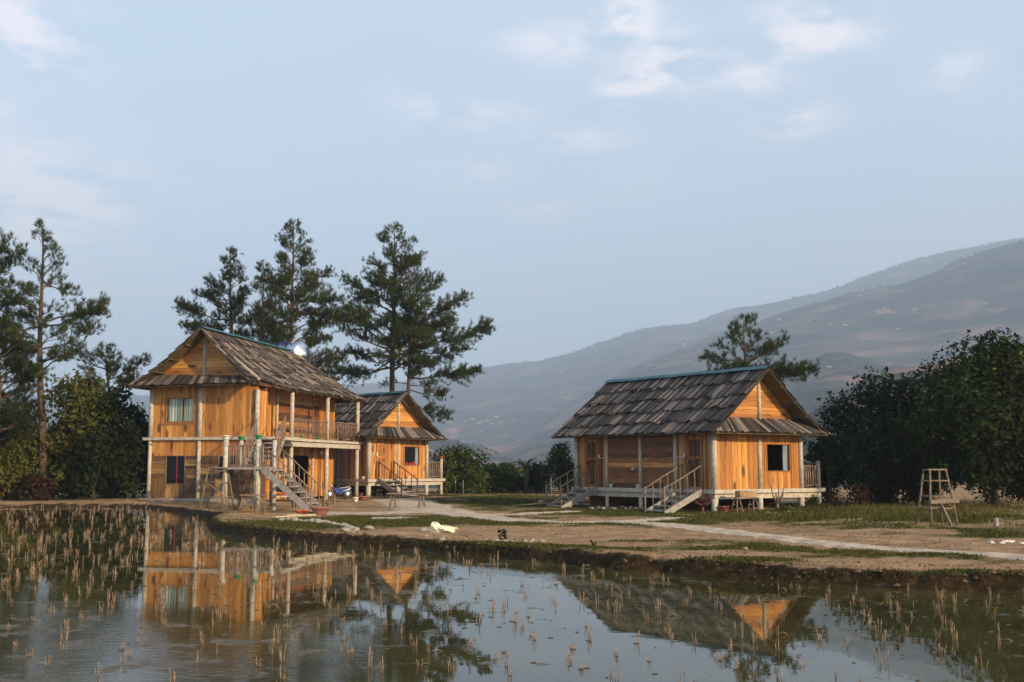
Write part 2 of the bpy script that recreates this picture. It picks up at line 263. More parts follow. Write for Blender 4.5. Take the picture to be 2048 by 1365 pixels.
def hill_mat():
    m,N,L,b=newmat('hillside'); b.inputs['Roughness'].default_value=1; b.inputs['Specular IOR Level'].default_value=0
    g=N.new('ShaderNodeNewGeometry'); mp=N.new('ShaderNodeMapping'); mp.inputs['Scale'].default_value=(.0034,.0034,.012); L.new(g.outputs['Position'],mp.inputs['Vector'])
    n=N.new('ShaderNodeTexNoise'); n.inputs['Scale'].default_value=1.4; n.inputs['Detail'].default_value=9; n.inputs['Roughness'].default_value=.62; n.inputs['Distortion'].default_value=.6; L.new(mp.outputs[0],n.inputs['Vector'])
    r=N.new('ShaderNodeValToRGB'); e=r.color_ramp.elements; e[0].position=.40; e[0].color=(.008,.014,.010,1); e[1].position=.62; e[1].color=(.125,.082,.062,1); x=e.new(.50); x.color=(.020,.028,.020,1); x=e.new(.545); x.color=(.075,.055,.040,1)
    L.new(n.outputs[0],r.inputs[0])
    a=N.new('ShaderNodeAttribute'); a.attribute_name='soil'
    n2=N.new('ShaderNodeTexNoise'); n2.inputs['Scale'].default_value=.012; n2.inputs['Detail'].default_value=6; L.new(g.outputs['Position'],n2.inputs['Vector'])
    mu=N.new('ShaderNodeMath'); mu.operation='MULTIPLY'; L.new(a.outputs['Fac'],mu.inputs[0])
    mr=N.new('ShaderNodeMapRange'); mr.inputs['From Min'].default_value=.4; mr.inputs['From Max'].default_value=.55; L.new(n2.outputs[0],mr.inputs['Value']); L.new(mr.outputs[0],mu.inputs[1])
    mx=N.new('ShaderNodeMix'); mx.data_type='RGBA'; L.new(mu.outputs[0],mx.inputs['Factor']); L.new(r.outputs[0],mx.inputs['A']); mx.inputs['B'].default_value=(.34,.16,.11,1)
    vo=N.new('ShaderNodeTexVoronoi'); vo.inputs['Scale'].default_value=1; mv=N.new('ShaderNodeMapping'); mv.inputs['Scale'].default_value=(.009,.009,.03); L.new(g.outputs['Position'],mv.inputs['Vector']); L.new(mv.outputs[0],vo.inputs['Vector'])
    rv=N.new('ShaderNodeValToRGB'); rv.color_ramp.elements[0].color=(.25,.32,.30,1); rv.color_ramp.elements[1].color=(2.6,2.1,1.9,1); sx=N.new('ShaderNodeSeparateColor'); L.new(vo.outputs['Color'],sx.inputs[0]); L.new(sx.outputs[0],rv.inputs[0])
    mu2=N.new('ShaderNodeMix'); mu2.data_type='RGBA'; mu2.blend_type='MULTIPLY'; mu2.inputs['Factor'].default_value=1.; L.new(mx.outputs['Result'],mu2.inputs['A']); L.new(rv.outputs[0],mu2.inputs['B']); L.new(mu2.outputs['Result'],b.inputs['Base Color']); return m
M['ground']=ground_mat(); M['path']=path_mat(); M['water']=water_mat(); M['hill']=hill_mat()
# ---------------------------------------------------------------- object helpers
def tag(o,label=None,cat=None,group=None,kind=None):
    if label: o['label']=label
    if cat: o['category']=cat
    if group: o['group']=group
    if kind: o['kind']=kind
    return o
def empty(name,loc,rz=0,label=None,cat=None,group=None):
    o=bpy.data.objects.new(name,None); COL.objects.link(o); o.location=loc; o.rotation_euler=(0,0,rz); o.empty_display_size=.3
    return tag(o,label,cat,group)
def np_mesh(name,V,F,mat,parent=None,pc=None,vattr=None,smooth_=False):
    V=np.asarray(V,np.float32); F=np.asarray(F,np.int32); k=F.shape[1]
    me=bpy.data.meshes.new(name); me.vertices.add(len(V)); me.vertices.foreach_set('co',V.ravel())
    me.loops.add(F.size); me.loops.foreach_set('vertex_index',F.ravel())
    me.polygons.add(len(F)); me.polygons.foreach_set('loop_start',np.arange(0,F.size,k,dtype=np.int32)); me.polygons.foreach_set('loop_total',np.full(len(F),k,np.int32))
    me.polygons.foreach_set('use_smooth',np.full(len(F),smooth_))
    me.update(calc_edges=True)
    if pc is not None: a=me.attributes.new('pc','FLOAT','FACE'); a.data.foreach_set('value',np.asarray(pc,np.float32))
    for n,v in (vattr or {}).items(): a=me.attributes.new(n,'FLOAT','POINT'); a.data.foreach_set('value',np.asarray(v,np.float32))
    me.materials.append(mat); o=bpy.data.objects.new(name,me); COL.objects.link(o); o.parent=parent; return o
class MB:
    def __init__(s,seed=0): s.v=[];s.f=[];s.p=[];s.sm=[];s.r=random.Random(seed)
    def hexa(s,P,pc=None):
        b=len(s.v); s.v+= [tuple(p) for p in P]; c=s.r.random() if pc is None else pc
        for q in ((0,3,2,1),(4,5,6,7),(0,1,5,4),(1,2,6,5),(2,3,7,6),(3,0,4,7)): s.f.append([b+i for i in q]); s.p.append(c); s.sm.append(False)
    def box(s,a,b,pc=None):
        (x0,y0,z0),(x1,y1,z1)=a,b
        s.hexa([(x0,y0,z0),(x1,y0,z0),(x1,y1,z0),(x0,y1,z0),(x0,y0,z1),(x1,y0,z1),(x1,y1,z1),(x0,y1,z1)],pc)
    def beam(s,p0,p1,w,h,up=(0,0,1),pc=None):
        p0,p1=Vector(p0),Vector(p1); d=(p1-p0).normalized(); up=Vector(up); a=d.cross(up)
        if a.length<1e-4: a=d.cross(Vector((1,0,0)))
        a.normalize(); b=a.cross(d).normalized(); a=a*w/2; b=b*h/2
        s.hexa([p0-a-b,p0+a-b,p0+a+b,p0-a+b,p1-a-b,p1+a-b,p1+a+b,p1-a+b],pc)
    def tube(s,pts,rad,n=8,pc=None,caps=True):
        c=s.r.random() if pc is None else pc; pts=[Vector(p) for p in pts]; m=len(pts)
        if not hasattr(rad,'__len__'): rad=[rad]*m
        b=len(s.v); ref=Vector((.3,.2,1)) if abs((pts[-1]-pts[0]).normalized().z)<.9 else Vector((1,.1,0))
        for i,p in enumerate(pts):
            d=(pts[min(i+1,m-1)]-pts[max(i-1,0)]).normalized(); a=d.cross(ref).normalized(); e=a.cross(d)
            for k in range(n):
                t=2*PI*k/n; s.v.append(tuple(p+(a*math.cos(t)+e*math.sin(t))*rad[i]))
        for i in range(m-1):
            for k in range(n): s.f.append([b+i*n+k,b+i*n+(k+1)%n,b+(i+1)*n+(k+1)%n,b+(i+1)*n+k]); s.p.append(c); s.sm.append(True)
        if caps:
            s.f.append([b+k for k in range(n)][::-1]); s.f.append([b+(m-1)*n+k for k in range(n)]); s.p+=[c,c]; s.sm+=[False,False]
    def lathe(s,prof,c=(0,0,0),n=16,pc=None,axis='z',jit=0):
        q=s.r.random() if pc is None else pc; b=len(s.v); m=len(prof)
        for (r,z) in prof:
            for k in range(n):
                t=2*PI*k/n; rr=r*(1+jit*(s.r.random()-.5))
                if axis=='z': p=(c[0]+rr*math.cos(t),c[1]+rr*math.sin(t),c[2]+z)
                elif axis=='y': p=(c[0]+rr*math.cos(t),c[1]+z,c[2]+rr*math.sin(t))
                else: p=(c[0]+z,c[1]+rr*math.cos(t),c[2]+rr*math.sin(t))
                s.v.append(p)
        for i in range(m-1):
            for k in range(n): s.f.append([b+i*n+k,b+i*n+(k+1)%n,b+(i+1)*n+(k+1)%n,b+(i+1)*n+k]); s.p.append(q); s.sm.append(True)
    def quad(s,*P,pc=None):
        b=len(s.v); s.v+=[tuple(p) for p in P]; s.f.append(list(range(b,b+len(P)))); s.p.append(s.r.random() if pc is None else pc); s.sm.append(False)
    def build(s,name,mat,parent=None):
        me=bpy.data.meshes.new(name); me.from_pydata(s.v,[],s.f); a=me.attributes.new('pc','FLOAT','FACE'); a.data.foreach_set('value',s.p)
        me.polygons.foreach_set('use_smooth',s.sm); me.materials.append(mat); o=bpy.data.objects.new(name,me); COL.objects.link(o); o.parent=parent; return o
def copy_tree(o,parent=None):
    c=o.copy(); COL.objects.link(c); c.parent=parent
    for ch in list(o.children): copy_tree(ch,c)
    return c
# ================================================================ TERRAIN
EDGE_PX=[(-900,1024),(-300,1018),(0,1015),(120,1014),(239,1014),(294,1016),(340,1023),(380,1030),(413,1036),(436,1040),(424,1043),(413,1048),(420,1057),(444,1066),(495,1073),(581,1083),(640,1087),(700,1091),(770,1095),(837,1100),(905,1107),(973,1114),(1040,1120),(1110,1126),(1180,1134),(1247,1141),(1320,1146),(1400,1152),(1500,1160),(1587,1167),(1690,1173),(1792,1178),(1920,1182),(2048,1184),(2400,1190)]
_e=[on_z(*p)[:2] for p in EDGE_PX]
# finer, slightly ragged edge
_r=np.random.RandomState(3); EDGE=[]
for i in range(len(_e)-1):
    a,b=_e[i],_e[i+1]; n=max(1,int(np.linalg.norm(b-a)/.35))
    for k in range(n):
        p=a+(b-a)*k/n
        if 1<i<len(_e)-2: p=p+_r.normal(0,.035,2)
        EDGE.append(p)
EDGE.append(_e[-1]); EDGE=np.array(EDGE)
POLY=np.vstack([EDGE,[[26,3.2],[-26,3.2],[-60,14]]])
def inside(x,y):
    r=np.zeros(x.shape,bool); n=len(POLY)
    for i in range(n):
        x0,y0=POLY[i]; x1,y1=POLY[(i+1)%n]
        if y0==y1: continue
        c=((y0>y)!=(y1>y))&(x<(x1-x0)*(y-y0)/(y1-y0)+x0); r^=c
    return r
def sdist(x,y):
    """>0 on land"""
    x=np.asarray(x,float);y=np.asarray(y,float); d=np.full(x.shape,1e9); n=len(POLY)
    for i in range(n):
        a=POLY[i]; b=POLY[(i+1)%n]; ab=b-a; L2=ab@ab+1e-12
        t=np.clip(((x-a[0])*ab[0]+(y-a[1])*ab[1])/L2,0,1)
        d=np.minimum(d,(x-a[0]-t*ab[0])**2+(y-a[1]-t*ab[1])**2)
    d=np.sqrt(d); return np.where(inside(x,y),-d,d)
_CP=[(297,997,.22),(350,998,.2),(400,1000,.16),(512,1000,.10),(450,1015,-.02),(514,1028,-.15),(640,1026,-.13),(580,1024,-.15),(700,1000,-.02),(735,991,.06),(851,991,.06),(880,1022,0),(1000,1035,.0),
 (1156,1019,-.02),(1216,1015,0),(1430,1025,-.04),(1518,1014,.0),(1366,1029,-.05),(1640,1010,.1),(1960,1005,.1),(1870,1050,.08),(2048,1130,.15),(700,1060,.05),(880,1065,.02),(1300,1060,.0),(1600,1080,.05),(100,1008,.12),(900,990,.08),(-200,1005,.1),(1050,985,.1),(2300,1010,.15),(1200,985,.1),(-700,1005,.1)]
CPT=np.array([[*on_z(a,b,c)[:2],c] for a,b,c in _CP])
CPT=np.vstack([CPT,[[-40,80,.1],[0,85,.1],[40,80,.2],[30,100,.3],[60,60,.2],[-60,50,.1],[0,1,.25],[-10,2,.25],[10,2,.25]]])
def Hin(x,y):
    x=np.asarray(x,float); num=np.zeros(x.shape); den=np.zeros(x.shape)
    for a,b,c in CPT:
        k=1/((x-a)**2+(y-b)**2+.8)**1.5; num+=k*c; den+=k
    return num/den
def H(x,y,s=None):
    x=np.asarray(x,float);y=np.asarray(y,float)
    if s is None: s=sdist(x,y)
    h=Hin(x,y); crest=.21+.06*(fbm(x*.9,y*.9,5)-.5)
    far=smooth(35,48,np.hypot(x,y)); crest=crest*(1-far)+.12*far
    t=smooth(.35,2.6,s); base=crest*(1-t)+h*t
    z=base*smooth(-.03,.16,s)+ (fbm(x*.7,y*.7,9)-.47)*.07*smooth(.2,2,s)+(fbm(x*4,y*4,14,3)-.44)*(.05*smooth(.02,.3,s)+.11*smooth(.0,.15,s)*smooth(.7,.3,s))
    z=z-.35*smooth(0,-.5,s)
    r=np.hypot(x,y); az=np.degrees(np.arctan2(x,y)); rl=80+28*smooth(14,24,az)
    z=z-np.maximum(r-rl,0)**1.15*.42*(1+.2*(fbm(x*.05,y*.05,2)-.5))*smooth(0,6,r-rl)
    return z
def Hs(x,y): return float(H(np.array([x]),np.array([y]))[0])
# grass / soil masks, as ellipses in the photograph's ground area turned into world masks
GRASS_E=[(800,1044,190,9,1),(690,1043,90,9,.9),(620,1050,60,8,.7),(1010,1003,150,13,1),(1170,1026,180,7,.9),(1035,1046,70,5,.9),(1450,1037,150,8,.8),(1700,1030,230,12,.6),(1900,1042,160,11,.5),(1250,1047,130,4,.6),
 (1430,1088,170,7,.35),(1600,1100,150,6,.3),(1850,1110,170,6,.3),(1750,1150,300,8,.35),(1150,1098,200,6,.6),(900,1088,250,6,.7),(600,1068,120,7,.8),(470,1052,70,8,.9),(1350,1120,220,7,.55),(2000,1070,120,14,.6),(1640,1020,80,12,.9)]
SOIL_E=[(1100,1068,330,14,1),(850,1068,110,10,1),(1700,1080,150,9,.8),(1500,1110,150,6,.6),(700,1015,120,9,1),(900,1025,120,6,.9),(1960,1090,150,14,.8),(560,1030,90,8,.8),(100,1006,300,6,.6),(330,1005,90,6,.9),(1960,985,130,14,1.2),(1650,1135,300,8,.6)]
def masks(x,y,z):
    px,py=pix(x,y,z)
    g=np.full(x.shape,.35); 
    for a,b,c,d,k in GRASS_E: g=g+k*np.exp(-((px-a)/c)**2-((py-b)/d)**2)
    for a,b,c,d,k in SOIL_E: g=g-k*np.exp(-((px-a)/c)**2-((py-b)/d)**2)
    g=g+(fbm(x*.8,y*.8,21)-.47)*1.9+(fbm(x*3,y*3,22,3)-.44)*.8
    g=np.where(y<0,.6,g)
    return np.clip(g,0,1)
az=np.radians(np.concatenate([np.arange(-180,-32,3.),np.arange(-32,32,.085),np.arange(32,180.1,3.)]))
rr=np.concatenate([np.arange(.5,8,.5),8*1.0062**np.arange(0,int(math.log(112/8)/math.log(1.0062)))]); rr=np.append(rr,[116,122,130,140])
A,Rr=np.meshgrid(az,rr); X=Rr*np.sin(A); Y=Rr*np.cos(A)
S=sdist(X,Y); Z=H(X,Y,S); G=masks(X,Y,Z)
near=smooth(.36,.10,S)*(S>-1); WET=np.clip(near*1.3+ (fbm(X*2,Y*2,31)-.5)*.5*(S<1),0,1)*(Rr<60)
nr,nc=X.shape; idx=np.arange(nr*nc).reshape(nr,nc)
Fq=np.stack([idx[:-1,:-1],idx[:-1,1:],idx[1:,1:],idx[1:,:-1]],-1).reshape(-1,4)
keep=(S[:-1,:-1]>-1.2)|(S[1:,1:]>-1.2); Fq=Fq[keep.ravel()]
g=np_mesh('ground',np.stack([X,Y,Z],-1).reshape(-1,3),Fq,M['ground'],vattr=dict(grass=G.ravel(),wet=WET.ravel()),smooth_=True); tag(g,kind='structure')
# inner disc under the camera
# ---------------------------------------------------------------- paths
def strip(name,pxs,mat,lift=.02,seed=1):
    P=[];rs=np.random.RandomState(seed)
    pts=[(on_z(a,b,.03)[:2],w_) for a,b,w_ in pxs]; L_=[];W_=[]
    for i in range(len(pts)-1):
        (a,wa),(b,wb)=pts[i],pts[i+1]; n=max(2,int(np.linalg.norm(b-a)/.25))
        for k in range(n): L_.append(a+(b-a)*k/n); W_.append(wa+(wb-wa)*k/n)
    L_.append(pts[-1][0]);W_.append(pts[-1][1]); L_=np.array(L_);W_=np.array(W_)
    # smooth
    for _ in range(6): L_[1:-1]=(L_[:-2]+2*L_[1:-1]+L_[2:])/4
    T=np.gradient(L_,axis=0);T/=np.linalg.norm(T,axis=1)[:,None]; Nn=np.stack([-T[:,1],T[:,0]],-1)
    m=9; us=np.linspace(-1,1,m); wj=W_[:,None]*(1+.45*(fbm(L_[:,0]*1.7,L_[:,1]*1.7,seed)-.5))[:,None]
    jl=.16*(vnoise(np.arange(len(L_))*.7,np.zeros(len(L_)),seed)-.5)
    XY=L_[:,None,:]+Nn[:,None,:]*(us[None,:,None]*wj[:,:,None]/2+jl[:,None,None])
    z=H(XY[...,0],XY[...,1])+lift-.035*np.abs(us)[None,:]**4
    V=np.concatenate([XY,z[...,None]],-1).reshape(-1,3); I=np.arange(len(L_)*m).reshape(-1,m)
    F=np.stack([I[:-1,:-1],I[:-1,1:],I[1:,1:],I[1:,:-1]],-1).reshape(-1,4)
    return tag(np_mesh(name,V,F,mat,smooth_=True),kind='structure')
strip('path',[(2300,1152,1.1),(2048,1129,1.1),(1900,1113,1.1),(1780,1102,1.1),(1700,1095,1.1),(1600,1083,1.15),(1500,1069,1.2),(1400,1055,1.3),(1300,1045,1.5),(1200,1042,1.5),(1100,1043,1.2),(1010,1037,1.5),(930,1027,1.8),(870,1019,2.4),(830,1008,3.2),(800,1000,3.),(770,997,2)],M['path'],seed=4)
strip('path',[(1365,1033,1.0),(1320,1036,1.1),(1270,1041,1.1),(1220,1042,.9)],M['path'],.026,seed=5)
strip('path',[(1150,1021,1.0),(1080,1024,.9),(1020,1027,1.0),(960,1028,1.3),(910,1026,1.2)],M['path'],.026,seed=6)
strip('path',[(860,1017,1.8),(780,1024,2.),(700,1020,3.2),(660,1018,3.6),(600,1024,1.5)],M['path'],.014,seed=7)
strip('path',[(830,1035,1.6),(790,1034,2.2),(745,1034,1.0)],M['path'],.03,seed=8)
# ---------------------------------------------------------------- water with muddy shallows
def build_water():
    P=EDGE.copy(); n=P/np.linalg.norm(P,axis=1)[:,None]; P=P+n*.14
    # grid clipped to the pond: fine enough for the 'film' attribute
    a=np.radians(np.arange(-60,60,.4)); r=np.concatenate([[3.4],4*1.02**np.arange(0,140)]); A,Q=np.meshgrid(a,r); x=Q*np.sin(A); y=Q*np.cos(A)
    s=sdist(x,y); idx=np.arange(x.size).reshape(x.shape)
    F=np.stack([idx[:-1,:-1],idx[:-1,1:],idx[1:,1:],idx[1:,:-1]],-1).reshape(-1,4)
    sf=s.ravel()[F].min(1); sx=s.ravel()[F].max(1)
    # keep cells that touch the pond; ground behind the bund that lies below water level must stay dry
    keep=(sf<.02)&(sx<1.4); F=F[keep]
    V=np.stack([x.ravel(),y.ravel(),np.zeros(x.size)],-1)
    dry=(s.ravel()>.22); 
    # pull outside vertices back onto the bank face
    for i in np.unique(F):
        if s.ravel()[i]>.12 and V[i,1]>8:
            p=V[i,:2]; d=EDGE-p; j=np.argmin((d**2).sum(1)); q=EDGE[j]; u=(p-q)/np.linalg.norm(p-q); V[i,:2]=q+u*.12
    px,py=pix(V[:,0],V[:,1],V[:,2])
    film=smooth(700,100,px)*smooth(1150,1280,py)*.7+smooth(-.2,-2.5,s.ravel())*0+.35*smooth(-2.2,-.1,s.ravel())
    film+=.8*np.exp(-((px-500)/260)**2-((py-1330)/60)**2)+.5*np.exp(-((px-60)/200)**2-((py-1270)/60)**2)-.5*smooth(800,1000,px)*smooth(1150,1250,py)
    film-=.6*np.exp(-((px-450)/150)**2-((py-1150)/80)**2)
    o=np_mesh('water',V,F,M['water'],vattr=dict(film=film),smooth_=True); return tag(o,kind='structure')
build_water()
pb=MB(1); pb.box((-60,-40,-.6),(60,60,-.5)); tag(pb.build('pond_bed',M['mud']),kind='structure')
# ================================================================ HILLS
def curve(pts): 
    xs=[math.atan((p[0]-1024)/FPX) for p in pts]; ys=[]
    for X_,Y_ in pts:
        d=ray(X_,Y_); ys.append(d[2]/math.hypot(d[0],d[1]))
    return np.array(xs),np.array(ys)
RA=curve([(-900,800),(0,790),(400,790),(620,782),(680,775),(760,766),(850,752),(950,738),(1080,720),(1160,700),(1250,667),(1330,650),(1400,640),(1460,617),(1560,602),(1640,586),(1700,567),(1800,527),(1850,514),(1900,506),(1960,492),(2048,479),(2300,478),(2900,480)])
RB=curve([(-900,980),(1000,900),(1150,800),(1250,735),(1330,702),(1410,668),(1524,636),(1635,605),(1740,585),(1835,563),(1890,540),(1937,519),(1987,503),(2048,489),(2300,450),(2900,440)])
RC=curve([(-900,960),(900,960),(1300,800),(1420,770),(1560,745),(1600,722),(1650,700),(1690,695),(1730,702),(1780,712),(1850,715),(2048,735),(2900,700)])
RD=curve([(-900,990),(1450,960),(1560,870),(1600,838),(1650,812),(1720,775),(1780,752),(1850,735),(1950,715),(2100,690),(2900,650)])
RE=curve([(-900,850),(600,845),(850,862),(960,888),(1060,925),(1150,955),(1220,990),(2900,990)])
def hz(a,r):
    x=r*np.sin(a);y=r*np.cos(a)
    eA=np.interp(a,*RA); eb=-.045
    t=smooth(500,5400,r)**.85; e=eb+(eA-eb)*t
    n=fbm(x*.0016,y*.0016,3,5)-.47; n2=fbm(x*.006,y*.006,8,4)-.47
    gul=np.abs(fbm(x*.0021,y*.0021,41,4)-.47)*2
    for (cv,rk,wd) in ((RB,3300,750),(RC,1950,480),(RD,900,260),(RE,1700,300)):
        ek=np.interp(a,*cv); d=(r-rk)/wd; f=np.exp(-np.where(d<0,d*d*.35,d*d*1.4))
        cand=e+(ek-e)*f; e=np.where(ek>e,np.maximum(e,cand),e)
    damp=smooth(5600,5000,r)*smooth(200,700,r)
    e=e+(n*.014+n2*.007-gul*.012)*damp*(.4+.6*smooth(400,2000,r))
    # keep below the skyline
    e=np.minimum(e,eA-.001+.0*r)
    crest=(fbm(x*.004,y*.004,17,4)-.47)*.006; e=e+crest
    e=np.where(r>5400,e-(r-5400)*.0004,e)
    return CZ+e*r+(fbm(x*.011,y*.011,61,4)-.47)*16*damp
ha=np.radians(np.arange(-48,48,.1)); hr=100*1.0105**np.arange(0,int(math.log(62)/math.log(1.0105)))
A,Q=np.meshgrid(ha,hr); Zh=hz(A,Q); Zh=np.where(Q<240,np.minimum(Zh,-16-(Q-100)*.05),Zh); X=Q*np.sin(A);Y=Q*np.cos(A)
idx=np.arange(X.size).reshape(X.shape); F=np.stack([idx[:-1,:-1],idx[:-1,1:],idx[1:,1:],idx[1:,:-1]],-1).reshape(-1,4)
px,py=pix(X,Y,Zh); soil=0
for a,b,c,d,k in ((905,858,14,14,.8),(965,850,60,9,.9),(1000,838,40,7,.8),(1040,825,40,5,1),(1060,745,60,5,.6),(1750,626,50,7,.7),(1785,598,30,5,.6),(1340,725,70,7,.4),(1020,905,60,22,.35),(940,905,90,20,.3),(1780,733,80,6,.5),(1880,630,60,10,.4),(1960,660,90,9,.3),(1800,690,60,8,.4)): soil=soil+k*np.exp(-((px-a)/c)**2-((py-b)/d)**2)
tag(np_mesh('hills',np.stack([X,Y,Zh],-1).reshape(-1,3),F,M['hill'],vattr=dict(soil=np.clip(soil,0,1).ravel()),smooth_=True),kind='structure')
# far woods that read as one mass: small crowns on the slopes and skyline
rs=np.random.RandomState(5); n=60000
a=np.radians(rs.uniform(-30,32,n)); r=rs.uniform(350,5450,n)**1.0; r[:3500]=rs.uniform(5150,5420,3500)
x=r*np.sin(a);y=r*np.cos(a); d=fbm(x*.0035,y*.0035,77,4); k=(d>.515)|(r>5150)*(d>.40); a,r,x,y=a[k],r[k],x[k],y[k]; z=hz(a,r); n=len(a)
sz=rs.uniform(2.5,6.5,n)*(.45+.55*smooth(300,4500,r)); hh=sz*rs.uniform(1.,2.2,n)
base=np.array([[math.cos(t),math.sin(t),0] for t in np.arange(5)*2*PI/5]); V=[];
ring1=base*[1,1,0]; V=np.zeros((n,11,3)); cen=np.stack([x,y,z-1],-1)
for q in range(5):
    V[:,q]=cen+np.stack([base[q,0]*sz*.7,base[q,1]*sz*.7,np.zeros(n)],-1); V[:,5+q]=cen+np.stack([base[q,0]*sz,base[q,1]*sz,hh*rs.uniform(.4,.6,n)],-1)
V[:,10]=cen+np.stack([np.zeros(n),np.zeros(n),hh],-1)
T=[];
for q in range(5): w2=(q+1)%5; T+=[[q,w2,5+w2],[q,5+w2,5+q],[5+q,5+w2,10]]
T=np.array(T); F=(np.arange(n)[:,None,None]*11+T[None]).reshape(-1,3)
tag(np_mesh('far_woods',V.reshape(-1,3),F,M['woods'],pc=np.repeat(rs.rand(n),15)),'hazy woods scattered over the far slopes and along their skyline','woods',kind='stuff')
# far farmhouses
FH=[(1122,746),(1659,738),(1618,744),(1411,740),(1368,692),(1376,727),(960,818),(962,865),(931,844),(958,850),(993,837),(1001,848),(974,844),(985,851),(1718,594),(1768,622),(1775,627),(1752,626),(1786,629),(1830,622),(1972,611),(1886,634),(1711,645),(1690,654),(1662,652),(1795,663),(1727,682),(1558,643),(1542,669),(1779,730),(1617,764),(1654,877),(900,848),(1030,843),(945,842)]
fm=MB(2); fm.box((-6,-3,0),(6,3,3)); fw=fm.build('wall',M['card'])
fm=MB(3); fm.quad((-6.6,-3.8,2.9),(6.6,-3.8,2.9),(6.6,0,5.2),(-6.6,0,5.2)); fm.quad((6.6,3.8,2.9),(-6.6,3.8,2.9),(-6.6,0,5.2),(6.6,0,5.2)); fm.quad((-6,-3,3),(-6,3,3),(-6,0,5)); fm.quad((6,-3,3),(6,0,5),(6,3,3)); fr=fm.build('roof',M['white'])
fh0=empty('farmhouse',(0,0,0)); fw.parent=fh0; fr.parent=fh0
rq=np.geomspace(260,5400,1500); rnd=random.Random(9)
for i,(u,v) in enumerate(FH):
    d=ray(u,v); aa=math.atan2(d[0],d[1]); e=d[2]/math.hypot(d[0],d[1]); zs=hz(np.full(rq.shape,aa),rq)
    hit=np.where(zs>=CZ+e*rq)[0]; rh=rq[hit[0]] if len(hit) else 5000
    o=fh0 if i==0 else copy_tree(fh0); o.location=(rh*math.sin(aa),rh*math.cos(aa),float(hz(np.array([aa]),np.array([rh]))[0])+1); o.rotation_euler=(0,0,rnd.uniform(-.5,.5)); k=rnd.uniform(.6,1.1)*max(.5,rh/2600)*.75; o.scale=(k,k,k)
    tag(o,'tiny pale-roofed farmhouse far off on the hazy hillside','farmhouse','farmhouses scattered over the far hillside')
# ================================================================ HAZE
hb=MB(4); hb.box((-6200,-900,-420),(6200,7300,1230)); hzo=hb.build('haze',M['dark'])
m=bpy.data.materials.new('haze_air'); m.use_nodes=True; nt=m.node_tree; nt.nodes.remove(nt.nodes['Principled BSDF']); v=nt.nodes.new('ShaderNodeVolumePrincipled')
v.inputs['Color'].default_value=(.66,.82,1,1); v.inputs['Density'].default_value=HAZE_D; v.inputs['Anisotropy'].default_value=.0
nt.links.new(v.outputs[0],nt.nodes['Material Output'].inputs['Volume']); hzo.data.materials.clear(); hzo.data.materials.append(m); tag(hzo,kind='stuff'); hzo['label']='pale morning haze filling the valley air'
# ================================================================ HOUSES
class Hs_:
    def __init__(s,x,y,a,W,L,zg,zf): s.x,s.y,s.a,s.W,s.L,s.zg,s.zf=x,y,a,W,L,zg,zf; s.c,s.s_=math.cos(a),math.sin(a); s.root=None
    def loc(s,X,Y): dx,dy=X-s.x,Y-s.y; return dx*s.c+dy*s.s_, -dx*s.s_+dy*s.c
    def wor(s,u,v): return s.x+u*s.c-v*s.s_, s.y+u*s.s_+v*s.c
    def on_V(s,px,py,v):
        d=ray(px,py); t=(v+(s.y*s.c-s.x*s.s_))/(-d[0]*s.s_+d[1]*s.c); X,Y,Z=d*t; u,_=s.loc(X,Y); return (u,v,CZ+Z)
    def on_U(s,px,py,u):
        d=ray(px,py); t=(u+(s.x*s.c+s.y*s.s_))/(d[0]*s.c+d[1]*s.s_); X,Y,Z=d*t; _,v=s.loc(X,Y); return (u,v,CZ+Z)
def P(wall,s,o,z):
    k,c,sg=wall
    return (s,c+sg*o,z) if k=='V' else (c+sg*o,s,z)
def planks(mb,wall,s0,s1,z0,z1,orient,pw,th=.022,zt=None):
    """zt: optional function s->max z (for gables)"""
    r=mb.r; span=(s1-s0) if orient=='v' else (z1-z0)
    n=max(1,round(span/pw)); cuts=[0]+sorted([(i+r.uniform(-.22,.22))/n for i in range(1,n)])+[1]
    for a,b in zip(cuts,cuts[1:]):
        o=th+r.uniform(-.006,.006); g=.004
        if orient=='v': A,B,C,D=(s0+(s1-s0)*a+g,z0),(s0+(s1-s0)*b-g,z0),(s0+(s1-s0)*b-g,z1),(s0+(s1-s0)*a+g,z1)
        else: A,B,C,D=(s0,z0+(z1-z0)*a+g),(s1,z0+(z1-z0)*a+g),(s1,z0+(z1-z0)*b-g),(s0,z0+(z1-z0)*b-g)
        if zt: # trapezoid clipped by the two gable lines
            l,rr_=zt; A=(l(A[1]),A[1]);D=(l(D[1]),D[1]);B=(rr_(B[1]),B[1]);C=(rr_(C[1]),C[1])
        q=[A,B,C,D]; mb.hexa([P(wall,x,0,z) for x,z in q]+[P(wall,x,o,z) for x,z in q])
def bay(mb,wall,s0,s1,z0,z1,orient='v',pw=.16,hole=None,backing=True):
    rects=[(s0,s1,z0,z1)]
    if hole:
        a,b,c,d=hole; rects=[(s0,a,z0,z1),(b,s1,z0,z1),(a,b,z0,c),(a,b,d,z1)]
    for r in rects:
        if r[1]-r[0]>.02 and r[3]-r[2]>.02:
            planks(mb,wall,*r,orient,pw)
            if backing: mb.hexa([P(wall,x,-.05,z) for x,z in ((r[0],r[2]),(r[1],r[2]),(r[1],r[3]),(r[0],r[3]))]+[P(wall,x,-.002,z) for x,z in ((r[0],r[2]),(r[1],r[2]),(r[1],r[3]),(r[0],r[3]))],.2)
def wbox(mb,wall,s0,s1,z0,z1,o0,o1,pc=None): 
    q=((s0,z0),(s1,z0),(s1,z1),(s0,z1)); mb.hexa([P(wall,x,o0,z) for x,z in q]+[P(wall,x,o1,z) for x,z in q],pc)
